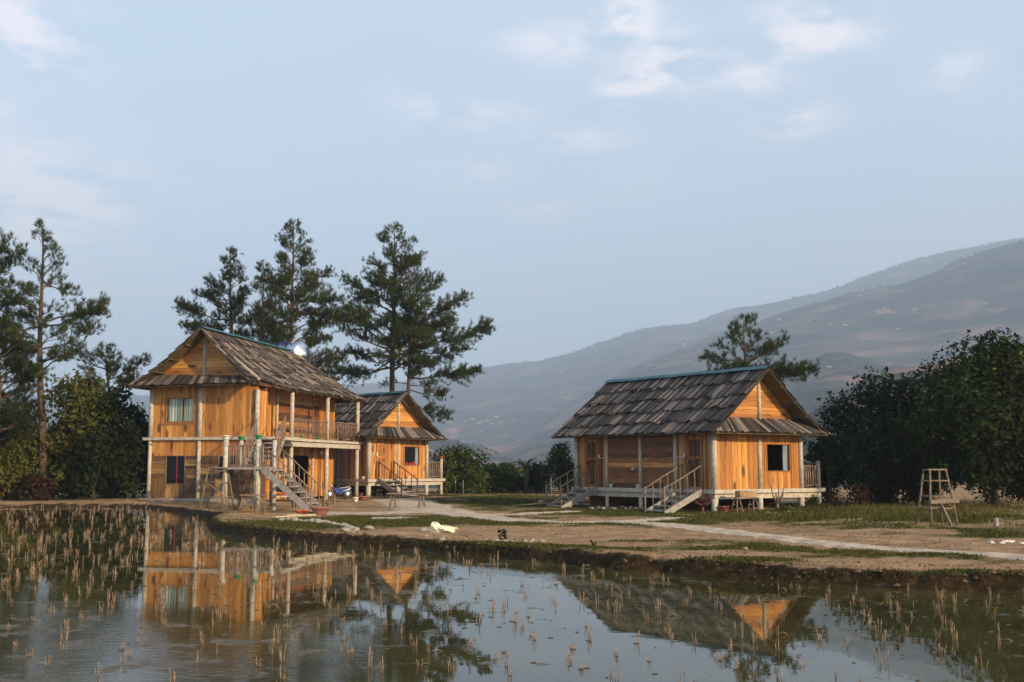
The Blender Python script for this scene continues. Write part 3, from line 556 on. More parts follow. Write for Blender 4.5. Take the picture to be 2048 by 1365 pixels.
def window(root,wall,s0,s1,z0,z1,fr='frame',mull=None,curt=None,fw=.05,cr=None):
    mb=MB(5)
    for a,b,c,d in ((s0-fw,s0,z0-fw,z1+fw),(s1,s1+fw,z0-fw,z1+fw),(s0,s1,z0-fw,z0),(s0,s1,z1,z1+fw)): wbox(mb,wall,a,b,c,d,-.04,.05)
    f=mb.build('window',M[fr],root)
    mb=MB(6); wbox(mb,wall,s0,s1,z0,z1,-.012,-.004); mb.build('pane',M['glass'],f)
    if mull: mb=MB(7); a=s0+(s1-s0)*mull[0]; k_=.03 if mull[1]=='redwood' else .014; wbox(mb,wall,a-k_,a+k_,z0,z1,.0,.035); mb.build('mullion',M[mull[1]],f)
    if curt:
        for (a,b) in cr:
            mb=MB(8); n=26; sg=[]
            for i in range(n+1):
                t=i/n; x=s0+(s1-s0)*(a+(b-a)*t); o=-.11+.045*math.sin(t*(b-a)*48)+.008*math.sin(t*31); sg.append((x,o))
            for (x0_,o0_),(x1_,o1_) in zip(sg,sg[1:]): mb.quad(P(wall,x0_,o0_,z0),P(wall,x1_,o1_,z0),P(wall,x1_,o1_,z1),P(wall,x0_,o0_,z1),pc=(1. if math.sin((x0_-s0)/(s1-s0)*62)>.1 else 0.))
            mb.build('curtain',M[curt],f)
    return f
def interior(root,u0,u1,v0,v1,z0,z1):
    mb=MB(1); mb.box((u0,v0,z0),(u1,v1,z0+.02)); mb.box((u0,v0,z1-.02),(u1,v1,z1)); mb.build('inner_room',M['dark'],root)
def door(root,wall,s0,s1,z0,z1,mat='dark_z'):
    mb=MB(9)
    for a,b in ((s0,s0+.09),(s1-.09,s1),((s0+s1)/2-.04,(s0+s1)/2+.04)): wbox(mb,wall,a,b,z0,z1,.0,.05)
    for f in (0,.42,.58,.95): wbox(mb,wall,s0+.09,s1-.09,z0+(z1-z0)*f,z0+(z1-z0)*f+.09,.0,.047)
    wbox(mb,wall,s0+.05,s1-.05,z0+.02,z1-.02,-.03,.012)
    d=mb.build('door',M[mat],root); mb=MB(2); wbox(mb,wall,s1-.07,s1-.04,z0+.95,z0+1.07,.05,.10); mb.build('handle',M['black'],d)
    mb=MB(10); wbox(mb,wall,s0-.06,s0,z0,z1+.06,-.02,.06); wbox(mb,wall,s1,s1+.06,z0,z1+.06,-.02,.06); wbox(mb,wall,s0,s1,z1,z1+.06,-.02,.06); mb.build('door_frame',M['dark_z'],d)
def slope(root,R0,R1,E0,E1,rows,mat,seed,cut=None,pw=.17,sag=.10):
    """boards on a roof slope between ridge R0-R1 and eave E0-E1"""
    R0,R1,E0,E1=map(Vector,(R0,R1,E0,E1)); mb=MB(seed); r=mb.r
    nrm=(R1-R0).cross(E0-R0).normalized(); nrm=nrm if nrm.z>0 else -nrm
    Ln=(R1-R0).length
    def pt(s,t,n=0): 
        p=(R0.lerp(R1,s)).lerp(E0.lerp(E1,s),t); p=p-Vector((0,0,sag*math.sin(PI*min(t,1))))+nrm*n; return p
    for k in range(rows):
        n=int(Ln/pw); s=0; wob=r.uniform(0,6)
        while s<1:
            wd=pw*r.uniform(.65,1.3)/Ln; s1=min(1,s+wd); gp=.012/Ln
            t0=max(0,k/rows-.035+r.uniform(-.006,.006)); t1=(k+1)/rows+.018+.014*math.sin(s*9+wob+k)+r.uniform(-.026,.03)
            if k==rows-1: t1=1+r.uniform(-.018,.024)
            if cut: t1=min(t1,cut(s)+r.uniform(-.01,.01)); 
            if t1>t0+.02:
                a=.012+r.uniform(0,.016); b=.075+r.uniform(0,.045); th=.026; tl=r.uniform(-.028,.028); sk=r.uniform(-.003,.003)
                mb.hexa([pt(s,t0,a),pt(s1-gp,t0,a+tl*.5),pt(s1-gp+sk,t1,b+tl),pt(s+sk,t1,b-tl),pt(s,t0,a+th),pt(s1-gp,t0,a+th+tl*.5),pt(s1-gp+sk,t1,b+th+tl),pt(s+sk,t1,b+th-tl)])
            s=s1
    # coarse roof: boards sheet below, follows the same curve
    o=mb.build('roof',M[mat],root)
    mb=MB(seed+1); m=8
    for i in range(m):
        for j in range(6):
            sa,sb=j/6,(j+1)/6; lim=cut((sa+sb)/2) if cut else 1; ta,tb=min(i/m,lim-.01),min((i+1)/m,lim-.01)
            if tb-ta>.005: mb.hexa([pt(sa,ta,-.02),pt(sb,ta,-.02),pt(sb,tb,-.02),pt(sa,tb,-.02),pt(sa,ta,0),pt(sb,ta,0),pt(sb,tb,0),pt(sa,tb,0)],.5)
    mb.build('underlay',M['underlay'],o)
    mb=MB(seed+2)
    for i in range(1,5):
        t=i/4.6
        if cut is None or cut(0)>t: mb.beam(pt(.001,t,-.05),pt(.999,t,-.05),.05,.05)
    mb.build('batten',M['underlay'],o)
    return o,pt
def ridge_cap(roof,R0,R1):
    mb=MB(3); R0,R1=Vector(R0),Vector(R1); d=(R1-R0).normalized(); n=10; a=d.cross(Vector((0,0,1))).normalized()
    for sgn in (-1,1):
        for i in range(n):
            p=R0.lerp(R1,i/n); q=R0.lerp(R1,(i+1)/n); up=Vector((0,0,.125+.012*math.sin(i*2.3))); dn=a*sgn*.23-Vector((0,0,.13))
            mb.hexa([p+up,q+up,q+up+dn,p+up+dn]+[x+Vector((0,0,.012)) for x in (p+up,q+up,q+up+dn,p+up+dn)],.5)
    mb.build('ridge_cap',M['teal'],roof)
def post(root,u,v,z0,z1,r=.1,mat='concrete',name='post'):
    mb=MB(int(u*7+v*13)); mb.tube([(u,v,z0),(u,v,(z0+z1)/2),(u,v,z1)],[r*1.03,r,r*.97],16); return mb.build(name,M[mat],root)
def flight(root,T0,T1,B0,B1,n,rail=True,mat='cement_grey',rmat='stick',rh=.85,sw=.22,nb=6,open_=True):
    """stair flight: T0,T1 top left/right corners, B0,B1 bottom; n steps"""
    T0,T1,B0,B1=map(Vector,(T0,T1,B0,B1)); e=empty('stair_flight',(0,0,0)); 
    me=MB(1)
    for (t,b) in ((T0,B0),(T1,B1)): me.beam(t+Vector((0,0,-.05)),b+Vector((0,0,-.02)),.07,sw)
    st=me.build('stairs',M[mat],root); bpy.data.objects.remove(e)
    for i in range(n):
        f=(i+.6)/n; a=T0.lerp(B0,f);b=T1.lerp(B1,f); mb=MB(i); d=(B0-T0); d.z=0; d=d.normalized()*.13
        z=Vector((0,0,.0)); mb.hexa([a-d,b-d,b+d,a+d,a-d+Vector((0,0,.045)),b-d+Vector((0,0,.045)),b+d+Vector((0,0,.045)),a+d+Vector((0,0,.045))]); mb.build('step',M[mat],st)
    if rail:
        for (t,b,k) in ((T0,B0,1),(T1,B1,2)):
            mb=MB(k+20); r=mb.r; up=Vector((0,0,rh)); m_=t.lerp(b,.5)+up+Vector((r.uniform(-.02,.02),r.uniform(-.02,.02),r.uniform(-.02,.02)))
            mb.tube([t+up,m_,b+up*.97],.026,7); mb.tube([b+Vector((0,0,-.05)),b+up*1.04],.038,7); mb.tube([t,t+up*1.05],.042,7); h=mb.build('handrail',M[rmat],root)
            for i in range(1,nb+1):
                f=i/(nb+1); p=t.lerp(b,f); mb=MB(i*7+k); j=Vector((r.uniform(-.02,.02),r.uniform(-.02,.02),0)); mb.tube([p,p+j+up*.5,p+up],.022,6); mb.build('baluster',M[rmat],h)
    return st
def railing(root,A,B,n,h=.9,mat='stick',lo=.08,r_=.02,name='railing',wav=.03):
    A,B=Vector(A),Vector(B); mb=MB(n); r=mb.r; K=9
    def line(z): return [A.lerp(B,i/K)+Vector((0,0,z+(r.uniform(-wav,wav) if 0<i<K else 0))) for i in range(K+1)]
    top=line(h); mb.tube(top,.028,6); mb.tube(line(lo),.028,6); rl=mb.build(name,M[mat],root)
    for i in range(n):
        f=(i+.5)/n; p=A.lerp(B,f); mb=MB(i*3+n); j=lambda:Vector((r.uniform(-.02,.02),r.uniform(-.02,.02),0)); d=(B-A)*(r.uniform(-.25,.25)/n)
        mb.tube([p+Vector((0,0,lo-.02)),p+j()+d*.4+Vector((0,0,h*.5)),p+d+Vector((0,0,h+r.uniform(-.02,.03)))],[r_*r.uniform(.8,1.2),r_,r_*.8],6); mb.build('baluster',M[mat],rl)
def small_pot(name,mat,x,y,z,r,h,label,cat='flower pot',group=None,rim=True,plant=None):
    e=empty(name,(x,y,z),0,label,cat,group); mb=MB(4); mb.lathe([(0,0),(r*.68,0),(r*.8,h*.3),(r*.97,h*.8),(r*1.08,h*.82),(r*1.08,h),(r*.94,h),(r*.9,h*.8),(0,h*.78)],n=18); mb.build('body',M[mat],e)
    mb=MB(5); mb.lathe([(r*.88,h*.80),(r*.4,h*.86),(0,h*.87)],n=14); mb.build('soil',M['mud'],e); return e
# ---------------------------------------------------------------- two-storey house, left
HL=Hs_(-16.33,49.48,-.264,5.31,11.03,.23,2.87)
def house_left():
    h=HL; W=h.W; L=h.L; ez=empty('two_storey_house',(h.x,h.y,0),h.a,'two-storey orange plank house with a balcony and outside stairs beside the pond','house'); h.root=ez
    gv=('V',0.03,-1); zt=5.74
    # gable wall
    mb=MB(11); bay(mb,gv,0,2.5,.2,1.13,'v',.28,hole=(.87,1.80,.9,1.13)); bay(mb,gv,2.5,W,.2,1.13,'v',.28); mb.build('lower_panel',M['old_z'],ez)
    mb=MB(12); bay(mb,gv,0,2.5,1.13,2.12,'h',.2,hole=(.87,1.80,1.13,2.11)); mb.build('horizontal_boards',M['old_x'],ez); mb=MB(212); bay(mb,gv,2.5,W,1.13,2.12,'h',.2,hole=(3.5,4.3,1.13,2.10)); mb.build('horizontal_boards',M['old_x'],ez)
    mb=MB(13); bay(mb,gv,0,2.5,2.12,2.82,'v',.13); bay(mb,gv,2.5,W,2.12,2.82,'v',.13); mb.build('upper_panel',M['pine_z'],ez)
    mb=MB(14); bay(mb,gv,0,2.5,2.95,zt,'v',.15,hole=(.80,2.17,3.66,4.68)); bay(mb,gv,2.5,W-.42,2.95,zt,'v',.13); bay(mb,gv,W-.42,W,2.95,5.15,'v',.13); wl=mb.build('wall',M['pine_z'],ez)
    mb=MB(15)
    wbox(mb,gv,.52,.56,2.98,5.3,.02,.045); wbox(mb,gv,2.36,2.40,2.98,5.3,.02,.045); wbox(mb,gv,.56,2.36,3.50,3.58,.02,.05)
    mb.build('trim',M['frame'],wl)
    apex=h.on_V(411,673,0); base_l=h.on_V(318,752,0); base_r=h.on_V(506,752,0)
    l=lambda z: base_l[0]+(apex[0]-base_l[0])*(z-zt)/(apex[2]-zt); r=lambda z: base_r[0]+(apex[0]-base_r[0])*(z-zt)/(apex[2]-zt)
    mb=MB(16); planks(mb,gv,0,1,zt,apex[2]-.01,'h',.15,zt=(l,r)); mb.build('gable',M['pine_x'],ez)
    post(ez,apex[0],0,zt-.1,apex[2]+.15,.085)
    window(ez,gv,.80,2.17,3.66,4.68,'frame',(.565,'frame'),'curtain',cr=[(0,.55),(.58,1)])
    window(ez,gv,.87,1.80,.9,2.11,'stick_light',(.58,'redwood'),fw=.022); window(ez,gv,3.5,4.3,1.13,2.10,'old_z',fw=.03)
    for u,z1 in ((0.02,5.3),(2.5,5.7),(W,5.02)): post(ez,u,0,.1,2.82,.085); post(ez,u,0,2.95,z1,.105)
    mb=MB(17); mb.box((-.3,-.13,2.82),(W+.12,.1,2.95)); mb.build('floor_band',M['concrete'],ez)
    # right side
    sw=('U',W-.02,1)
    mb=MB(18); bay(mb,sw,.05,.95,2.95,4.98,'v',.14); mb.build('side_wall',M['pine_z'],ez)
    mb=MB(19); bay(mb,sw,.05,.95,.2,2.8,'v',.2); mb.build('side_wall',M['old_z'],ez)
    rw=('U',4.0,1)
    mb=MB(20); bay(mb,rw,.9,4.2,2.95,6.2,'v',.15); bay(mb,rw,9.1,L,2.95,6.2,'v',.15); 
    for z0,z1 in ((2.95,5.7),(.2,2.7)): bay(mb,('V',.92,1),4.0,W-.05,z0,min(z1,5.25),'v',.15,backing=False)
    mb.build('recess_wall',M['pine_z'],ez)
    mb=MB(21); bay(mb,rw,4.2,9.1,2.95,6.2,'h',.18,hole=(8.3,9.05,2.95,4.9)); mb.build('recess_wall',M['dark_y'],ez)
    mb=MB(22); bay(mb,rw,.9,9.0,.1,2.75,'v',.18,hole=(5.6,8.0,.1,2.2)); bay(mb,rw,9.0,L,.1,2.75,'v',.16); mb.build('recess_wall',M['pine_z'],ez)
    door(ez,rw,8.3,9.05,2.95,4.9); post(ez,4.08,4.25,2.95,6,.07); post(ez,4.08,5.2,.1,2.75,.07); post(ez,4.08,8.3,.1,2.75,.07)
    mb=MB(23)
    for v0 in (0.03,): pass
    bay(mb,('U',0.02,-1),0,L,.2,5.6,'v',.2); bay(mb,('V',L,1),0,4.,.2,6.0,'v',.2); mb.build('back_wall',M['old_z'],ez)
    # balcony
    mb=MB(24); mb.box((4.02,.96,2.83),(W+.28,L+.28,2.95)); mb.build('balcony_floor',M['concrete'],ez)
    mb=MB(25); mb.box((W-.06,1.0,2.58),(W+.17,L+.12,2.81)); mb.box((4.2,L-.1,2.58),(W-.06,L+.1,2.81)); mb.build('balcony_beam',M['concrete'],ez)
    for v in (3.27,7.21,L): post(ez,W+.04,v,-.1,2.58,.10); post(ez,W+.04,v,2.95,5.26,.10)
    railing(ez,(W+.1,3.37,2.95),(W+.1,7.11,2.95),24,.92); railing(ez,(W+.1,7.31,2.95),(W+.1,L-.1,2.95),20,.92)
    railing(ez,(4.1,L+.05,2.95),(W,L+.05,2.95),7,.9)
    mb=MB(26); mb.box((.1,.1,2.80),(W-.1,L,2.84)); mb.box((.1,.1,.1),(4.,L,.2)); mb.build('storey_floor',M['dark'],ez)
    # roof
    vo=-.85; ve=11.65
    R0=h.on_V(401,657,vo); R1=h.on_V(584,705,8.9); E1=h.on_V(734,804,ve); E0=(E1[0],vo,E1[2]); F0=h.on_V(258,777,vo); F1=(F0[0],ve,F0[2])
    cut=lambda s: min(1.,.835+.165*max(0,min(1,s/.24))) 
    ro,ptr=slope(ez,R0,R1,E0,E1,7,'roof_brown',31,cut,.15,.16); ridge_cap(ro,R0,R1)
    ro2,ptl=slope(ez,R0,R1,F0,F1,7,'roof_brown',41,None,.17,.16)
    mb=MB(61); r1=Vector(R1); d3=Vector((0,0,-.05)); e1=Vector(E1); f1=Vector(F1)
    for k in range(14):
        a_,b_=k/14,(k+.96)/14; p,q=f1.lerp(e1,a_),f1.lerp(e1,b_); t_=r1+Vector((-.05+.1*a_,.02,.02)); u_=r1+Vector((-.05+.1*b_,.02,.02)); mb.hexa([t_+d3,u_+d3,q+d3,p+d3,t_,u_,q,p])
    mb.build('roof',M['roof_brown'],ez)
    # pent roof over the gable wall
    Pa=h.on_V(300,751,-.02); Pb=h.on_V(503,752,-.02); Qa=(F0[0]+.05,vo-.1,F0[2]+.02); qb=h.on_V(513,768,vo-.1)
    slope(ez,(Pa[0]-.35,0,Pa[2]),(Pb[0],0,Pb[2]-.02),Qa,qb,1,'roof_brown',51,None,.16,.0)
    # rake beams and rafters
    mb=MB(27)
    for (b,e) in ((base_l,apex),(base_r,apex)):
        b=Vector(b);e=Vector(e); mb.beam(b+(b-e)*.15+Vector((0,-.06,.10)),e+Vector((0,-.06,.10)),.1,.11)
    mb.build('rake_beam',M['concrete'],ez)
    for i in range(13):
        v=-.1+i*.93; s=(v-vo)/(ve-vo)
        mb=MB(i); c=min(cut(s),.985); mb.beam(ptr(s,.72,-.10),ptr(s,c-.01,-.10),.07,.09); mb.build('rafter',M['cement_grey'],ez)
    mb=MB(28); mb.beam((W,0.,5.27),(W,L+.4,5.27),.12,.14); mb.build('eave_beam',M['dark_y'],ez)
    # landing and stairs: positions in world coordinates turned into the house frame
    def lw(x,y,z): u,v=h.loc(x,y); return (u,v,z)
    lp=[(-11.35,43.55,-.15),(-9.97,43.18,-.2),(-11.1,45.0,-.1),(-9.64,44.6,-.15)]
    for i,(x,y,z) in enumerate(lp):
        post(ez,*lw(x,y,0)[:2],z-.1,2.70,[.10,.105,.085,.095][i],name='landing_post')
    mb=MB(29); c=[lw(-11.75,43.4,0),(lw(-9.75,42.95,0)),lw(-9.45,44.75,0),lw(-11.4,45.2,0)]
    mb.hexa([(a[0],a[1],1.52) for a in c]+[(a[0],a[1],1.62) for a in c]); mb.build('landing',M['cement_grey'],ez)
    A=lw(-11.35,43.55,1.6);B=lw(-9.97,43.18,1.6); C=lw(-11.1,45.,1.6)
    railing(ez,A,B,11,.86,'stick',.08,.018); railing(ez,A,C,7,.86,'stick',.08,.018)
    flight(ez,lw(-9.75,43.0,1.6),lw(-9.45,44.5,1.6),lw(-7.72,42.45,-.1),lw(-7.45,43.85,-.12),8,mat='cement_grey',rh=.86,sw=.23,nb=8)
    flight(ez,lw(-11.2,48.3,2.93),lw(-10.0,48.2,2.93),lw(-10.95,44.9,1.6),lw(-9.75,44.7,1.6),7,mat='cement_grey',rh=.9,sw=.23,nb=8)
    mb=MB(30); c=[lw(-11.25,48.2,0),lw(-9.9,48.1,0),lw(-9.6,50.6,0),lw(-10.95,50.7,0)]; mb.hexa([(a[0],a[1],2.80) for a in c]+[(a[0],a[1],2.945) for a in c]); mb.build('landing',M['concrete'],ez)
    # plinth
    mb=MB(31); mb.box((-.25,-.3,-.2),(W+.15,.4,.24)); mb.build('plinth',M['cement_grey'],ez)
    # hanging lamp
    x,y,z=on_y(643,905,57.); u,v=h.loc(x,y); e=mb=MB(1); mb.lathe([(0,.12),(.05,.1),(.09,.02),(.09,-.04),(.05,-.10),(0,-.12)],(u,v,z),12); mb.tube([(u,v,z+.1),(u,v,2.58)],.012,5); mb.build('hanging_lamp',M['white'],ez)
    mb=MB(2); x,y,z=on_y(661,922,60.5); u,v=h.loc(x,y); mb.box((u-.25,v,0),(u+.2,v+.1,2.75)); mb.build('side_panel',M['cement_grey'],ez)
    return lp
LP=house_left()
# ---------------------------------------------------------------- cabins
def roof_pair(h,ez,R0,R1,E0,E1,F0,F1,rows,mat,seed,pa,pb,zb,vo):
    ro,pl=slope(ez,R0,R1,E0,E1,rows,mat,seed,None,.15,.05); ridge_cap(ro,R0,R1)
    ro2,pr=slope(ez,R0,R1,F0,F1,rows,mat,seed+10,None,.17,.12)
    slope(ez,(pa,0,zb),(pb,0,zb),(E0[0]+.02,vo-.05,E0[2]+.0),(F0[0]-.02,vo-.05,F0[2]+.0),1,mat,seed+20,None,.15,.02)
    return pl,pr
def underfloor_screen(ez,h):  # boards added to hide the bright ground behind, keeping the underfloor dark
    mb=MB(6); mb.box((.3,h.L-.5,-.3),(h.W-.3,h.L-.44,h.zf-.37)); mb.build('added_screen',M['old_z'],ez)
    mb=MB(7); mb.box((h.W-.7,.7,-.3),(h.W-.64,h.L-.55,h.zf-.37)); mb.build('added_screen',M['old_z'],ez)
def cabin_right():
    h=HR; W,L=h.W,h.L; zf=h.zf
    ez=empty('stilt_cabin',(h.x,h.y,0),h.a,'larger orange cabin on stilts with two door stairs and grey board roof','cabin'); h.root=ez
    vo=-.72; R0=h.on_V(1538,738,vo); R1=h.on_V(1215,767,L+.72); E0=h.on_V(1428,867,vo); E1=h.on_V(1103,878,L+.72); F0=h.on_V(1655,872,vo); F1=(F0[0],L+.72,F0[2])
    gv=('V',.03,-1); zb=3.46; ap=h.on_V(1516,751,0); bl=h.on_V(1441,841,0); br=h.on_V(1588,842,0); mid=h.on_V(1518,900,0)[0]
    roof_pair(h,ez,R0,R1,E0,E1,F0,F1,5,'roof_long',61,bl[0]-.45,br[0]+.5,zb,vo)
    l=lambda z: bl[0]+(ap[0]-bl[0])*(z-zb)/(ap[2]-zb); r=lambda z: br[0]+(ap[0]-br[0])*(z-zb)/(ap[2]-zb)
    mb=MB(71); planks(mb,gv,0,1,zb,ap[2]-.01,'h',.17,zt=(l,r)); mb.build('gable',M['pine_x'],ez); post(ez,ap[0],0,zb-.05,ap[2]+.1,.085)
    w0=h.on_V(1534.5,942,0); w1=h.on_V(1578,890,0)
    mb=MB(72); bay(mb,gv,0,mid,zf+.0,3.4,'v',.17); bay(mb,gv,mid,W,zf,3.4,'v',.13,hole=(w0[0],w1[0],w0[2],w1[2])); wl=mb.build('wall',M['pine_z'],ez)
    mb=MB(73); wbox(mb,gv,w0[0]-.16,w0[0]-.12,zf,3.2,.02,.045); mb.build('trim',M['frame'],wl); mb=MB(273); wbox(mb,gv,w1[0]+.10,w1[0]+.14,zf,3.2,.02,.045); mb.build('trim',M['frame'],wl)
    window(ez,gv,w0[0],w1[0],w0[2],w1[2],'frame',None,'curtain_w',cr=[(.82,1.)])
    lw=('U',.03,-1)
    V=lambda px,py=940: h.on_U(px,py,0)[1]
    p1,p2,p3=V(1351.6),V(1281),V(1214); d0,d1=V(1404),V(1377); e0,e1=V(1196),V(1174)
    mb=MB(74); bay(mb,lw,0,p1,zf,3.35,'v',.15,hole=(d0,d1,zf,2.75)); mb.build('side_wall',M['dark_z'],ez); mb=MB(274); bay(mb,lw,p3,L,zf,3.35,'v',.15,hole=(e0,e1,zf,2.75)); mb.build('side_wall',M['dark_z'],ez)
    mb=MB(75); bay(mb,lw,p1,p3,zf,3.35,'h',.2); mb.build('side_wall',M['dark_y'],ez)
    door(ez,lw,d0,d1,zf,2.75); door(ez,lw,e0,e1,zf,2.75)
    mb=MB(76); bay(mb,('V',L-.03,1),0,W,zf,3.4,'v',.2); bay(mb,('U',W-.03,1),0,L,zf,3.4,'v',.2); bay(mb,('V',L-.03,1),1,W-1,3.4,4.4,'v',.2); mb.build('back_wall',M['old_z'],ez)
    interior(ez,.1,W-.1,.1,L-.1,zf-.05,zf+.01)
    underfloor_screen(ez,h)
    # posts, slab, beam
    for (u,v,rr_) in ((0,0,.125),(mid,0,.095),(W,0,.105),(0,p1,.09),(0,p2,.075),(0,p3,.075),(0,L,.10),(W,L,.1),(W,p2,.09)):
        post(ez,u,v,-.3,zf-.34,rr_*1.08); post(ez,u,v,zf,3.3,rr_)
    mb=MB(77); mb.box((-.16,-.16,zf-.15),(W+1.35,L+.16,zf-.004)); mb.build('floor_slab',M['concrete'],ez)
    mb=MB(78); 
    for a,b in (((-.04,-.05,zf-.36),(W+1.2,.09,zf-.153)),((-.045,.092,zf-.36),(.09,L,zf-.153)),((W-.05,.092,zf-.36),(W+.09,L,zf-.153)),((.092,p2-.06,zf-.36),(W-.052,p2+.06,zf-.153))): mb.box(a,b)
    mb.build('floor_beam',M['concrete'],ez)
    # rear terrace on the right
    ue=W+1.2
    for v in (.06,L-.1): post(ez,ue,v,-.2,zf-.15,.08); post(ez,ue,v,zf,zf+1.08,.085,name='terrace_post')
    railing(ez,(W+.1,.0,zf),(ue-.08,.0,zf),7,.88,'stick',.1,.035); railing(ez,(ue,.1,zf),(ue,L-.2,zf),26,.88,'stick',.1,.03)
    mb=MB(79); mb.beam(Vector(bl)+Vector((-.3,-.06,-.02)),Vector(ap)+Vector((0,-.06,.14)),.1,.10); mb.beam(Vector(br)+Vector((.3,-.06,-.02)),Vector(ap)+Vector((0,-.06,.14)),.1,.10); mb.build('rake_beam',M['concrete'],ez)
    mb=MB(80); mb.box((-.1,-.15,3.02),(.0,L,3.22)); mb.box((0,-.16,3.02),(W,-.04,3.2)); mb.build('eave_beam',M['dark_y'],ez)
    # stairs down from the doors
    def st(pa,pb,pc,pd,zt):   # px of bottom left, bottom right; top left/right V
        v0,v1=pc,pd; A=(-.18,v1,zt);B=(-.18,v0,zt)
        a=on_z(*pa,-.03);b=on_z(*pb,-.03); ua,va=h.loc(a[0],a[1]); ub,vb=h.loc(b[0],b[1]); u=(ua+ub)/2
        return flight(ez,A,B,(u,v1+(0),-.05),(u,v0,-.05),5,mat='cement_grey',rmat='stick_light',rh=.92,sw=.22,nb=4)
    st((1326,1027),(1386,1029),d0-.15,d1+.15,zf-.02); st((1124,1018),(1165,1018),e0-.05,e1+.2,zf-.02)
    # wall lamps
    for px in (1371,1200.5):
        v=V(px,917); mb=MB(1); mb.box((-.10,v-.02,1.98),(-.04,v+.02,2.14)); mb.tube([(-.07,v,1.99),(-.07,v+(.45 if px>1300 else -.45),1.99)],.014,5); mb.build('wall_lamp',M['white'],ez)
    mb=MB(5); v=V(1269,938); mb.lathe([(0,0),(.06,.01),(.08,.05),(0,.1)],(-.08,v,1.5),10); mb.build('switch_box',M['white'],ez)
    return p1,p2,p3
HR=Hs_(7.48,40.72,.655,5.06,7.75,-.05,.79); RP=cabin_right()
def cabin_middle():
    h=HM; W,L=h.W,h.L; zf=h.zf
    ez=empty('stilt_cabin',(h.x,h.y,0),h.a,'smaller orange cabin on stilts half hidden behind the two-storey house','cabin'); h.root=ez
    vo=-.76; R0=h.on_V(815,786,vo); R1=(R0[0],L+.7,R0[2]); E0=h.on_V(737,875,vo); E1=(E0[0],L+.7,E0[2]); F0=h.on_V(892,882,vo); F1=(F0[0],L+.7,F0[2])
    gv=('V',.03,-1); zb=3.78; ap=h.on_V(797.5,800,0); bl=h.on_V(752,857,0); br=h.on_V(854,861,0); mid=h.on_V(796.5,920,0)[0]
    roof_pair(h,ez,R0,R1,E0,E1,F0,F1,5,'roof_long',161,bl[0]-.3,br[0]+.35,zb,vo)
    l=lambda z: bl[0]+(ap[0]-bl[0])*(z-zb)/(ap[2]-zb); r=lambda z: br[0]+(ap[0]-br[0])*(z-zb)/(ap[2]-zb)
    mb=MB(171); planks(mb,gv,0,1,zb,ap[2]-.01,'h',.17,zt=(l,r)); mb.build('gable',M['pine_x'],ez); post(ez,ap[0],0,zb-.05,ap[2]+.1,.085)
    w0=h.on_V(809,930,0); w1=h.on_V(838,894.5,0); d0=h.on_V(753,950,0)[0]; d1=h.on_V(768,950,0)[0]
    mb=MB(172); bay(mb,gv,0,mid,zf,3.6,'v',.17,hole=(d0,d1,zf,zf+1.95)); bay(mb,gv,mid,W,zf,3.6,'v',.13,hole=(w0[0],w1[0],w0[2],w1[2])); mb.build('wall',M['pine_z'],ez)
    door(ez,gv,d0,d1,zf,zf+1.95,'pine_z')
    f=window(ez,gv,w0[0],w1[0],w0[2],w1[2],'frame',None,'curtain_w',cr=[(.84,1.)],fw=.07)
    mb=MB(3)
    for i in range(16): a=mb.r.uniform(w0[0]+.05,w1[0]-.35); mb.lathe([(0,-.05),(.06,0),(0,.06)],(a,-.0-mb.r.uniform(0,.05)+.05,w0[2]+mb.r.uniform(.02,.13)),6)
    mb.build('window_flowers',M['red_fl'],f)
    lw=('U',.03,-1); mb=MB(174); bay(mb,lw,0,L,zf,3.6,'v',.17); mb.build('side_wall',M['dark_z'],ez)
    mb=MB(176); bay(mb,('V',L-.03,1),0,W,zf,3.6,'v',.2); bay(mb,('U',W-.03,1),0,L,zf,3.6,'v',.2); mb.build('back_wall',M['old_z'],ez)
    interior(ez,.1,W-.1,.1,L-.1,zf-.05,zf+.01)
    underfloor_screen(ez,h)
    for (u,v,rr_) in ((0,0,.12),(mid,0,.095),(W,0,.1),(0,2.6,.10),(0,L,.10),(W,L,.1)):
        post(ez,u,v,-.2,zf-.34,rr_*1.1); post(ez,u,v,zf,3.5,rr_)
    mb=MB(177); mb.box((-.16,-.16,zf-.15),(W+1.3,L+.16,zf-.004)); mb.build('floor_slab',M['concrete'],ez)
    mb=MB(178); 
    for a,b in (((-.04,-.05,zf-.36),(W+1.2,.09,zf-.153)),((-.045,.092,zf-.36),(.09,L,zf-.153)),((W-.05,.092,zf-.36),(W+.09,L,zf-.153))): mb.box(a,b)
    mb.build('floor_beam',M['concrete'],ez)
    ue=W+1.17
    for v in (.06,L-.1): post(ez,ue,v,-.1,zf-.15,.09); post(ez,ue,v,zf,zf+1.1,.085,name='terrace_post')
    railing(ez,(W+.1,.0,zf),(ue-.08,.0,zf),7,.92,'stick',.1,.03); railing(ez,(ue,.1,zf),(ue,L-.2,zf),20,.92,'stick',.1,.03)
    mb=MB(179); mb.beam(Vector(bl)+Vector((-.3,-.06,-.02)),Vector(ap)+Vector((0,-.06,.14)),.1,.12); mb.beam(Vector(br)+Vector((.3,-.06,-.02)),Vector(ap)+Vector((0,-.06,.14)),.1,.12); mb.build('rake_beam',M['concrete'],ez)
    mb=MB(180); mb.box((-.1,-.15,3.3),(.0,L,3.5)); mb.box((0,-.16,3.28),(W,-.04,3.45)); mb.build('eave_beam',M['dark_y'],ez)
    # stairs in front of the gable, leading down towards the right
    b0=on_z(785,993,.0); b1=on_z(809,993,.0); u0,v0=h.loc(b0[0],b0[1]); u1,v1=h.loc(b1[0],b1[1]); 
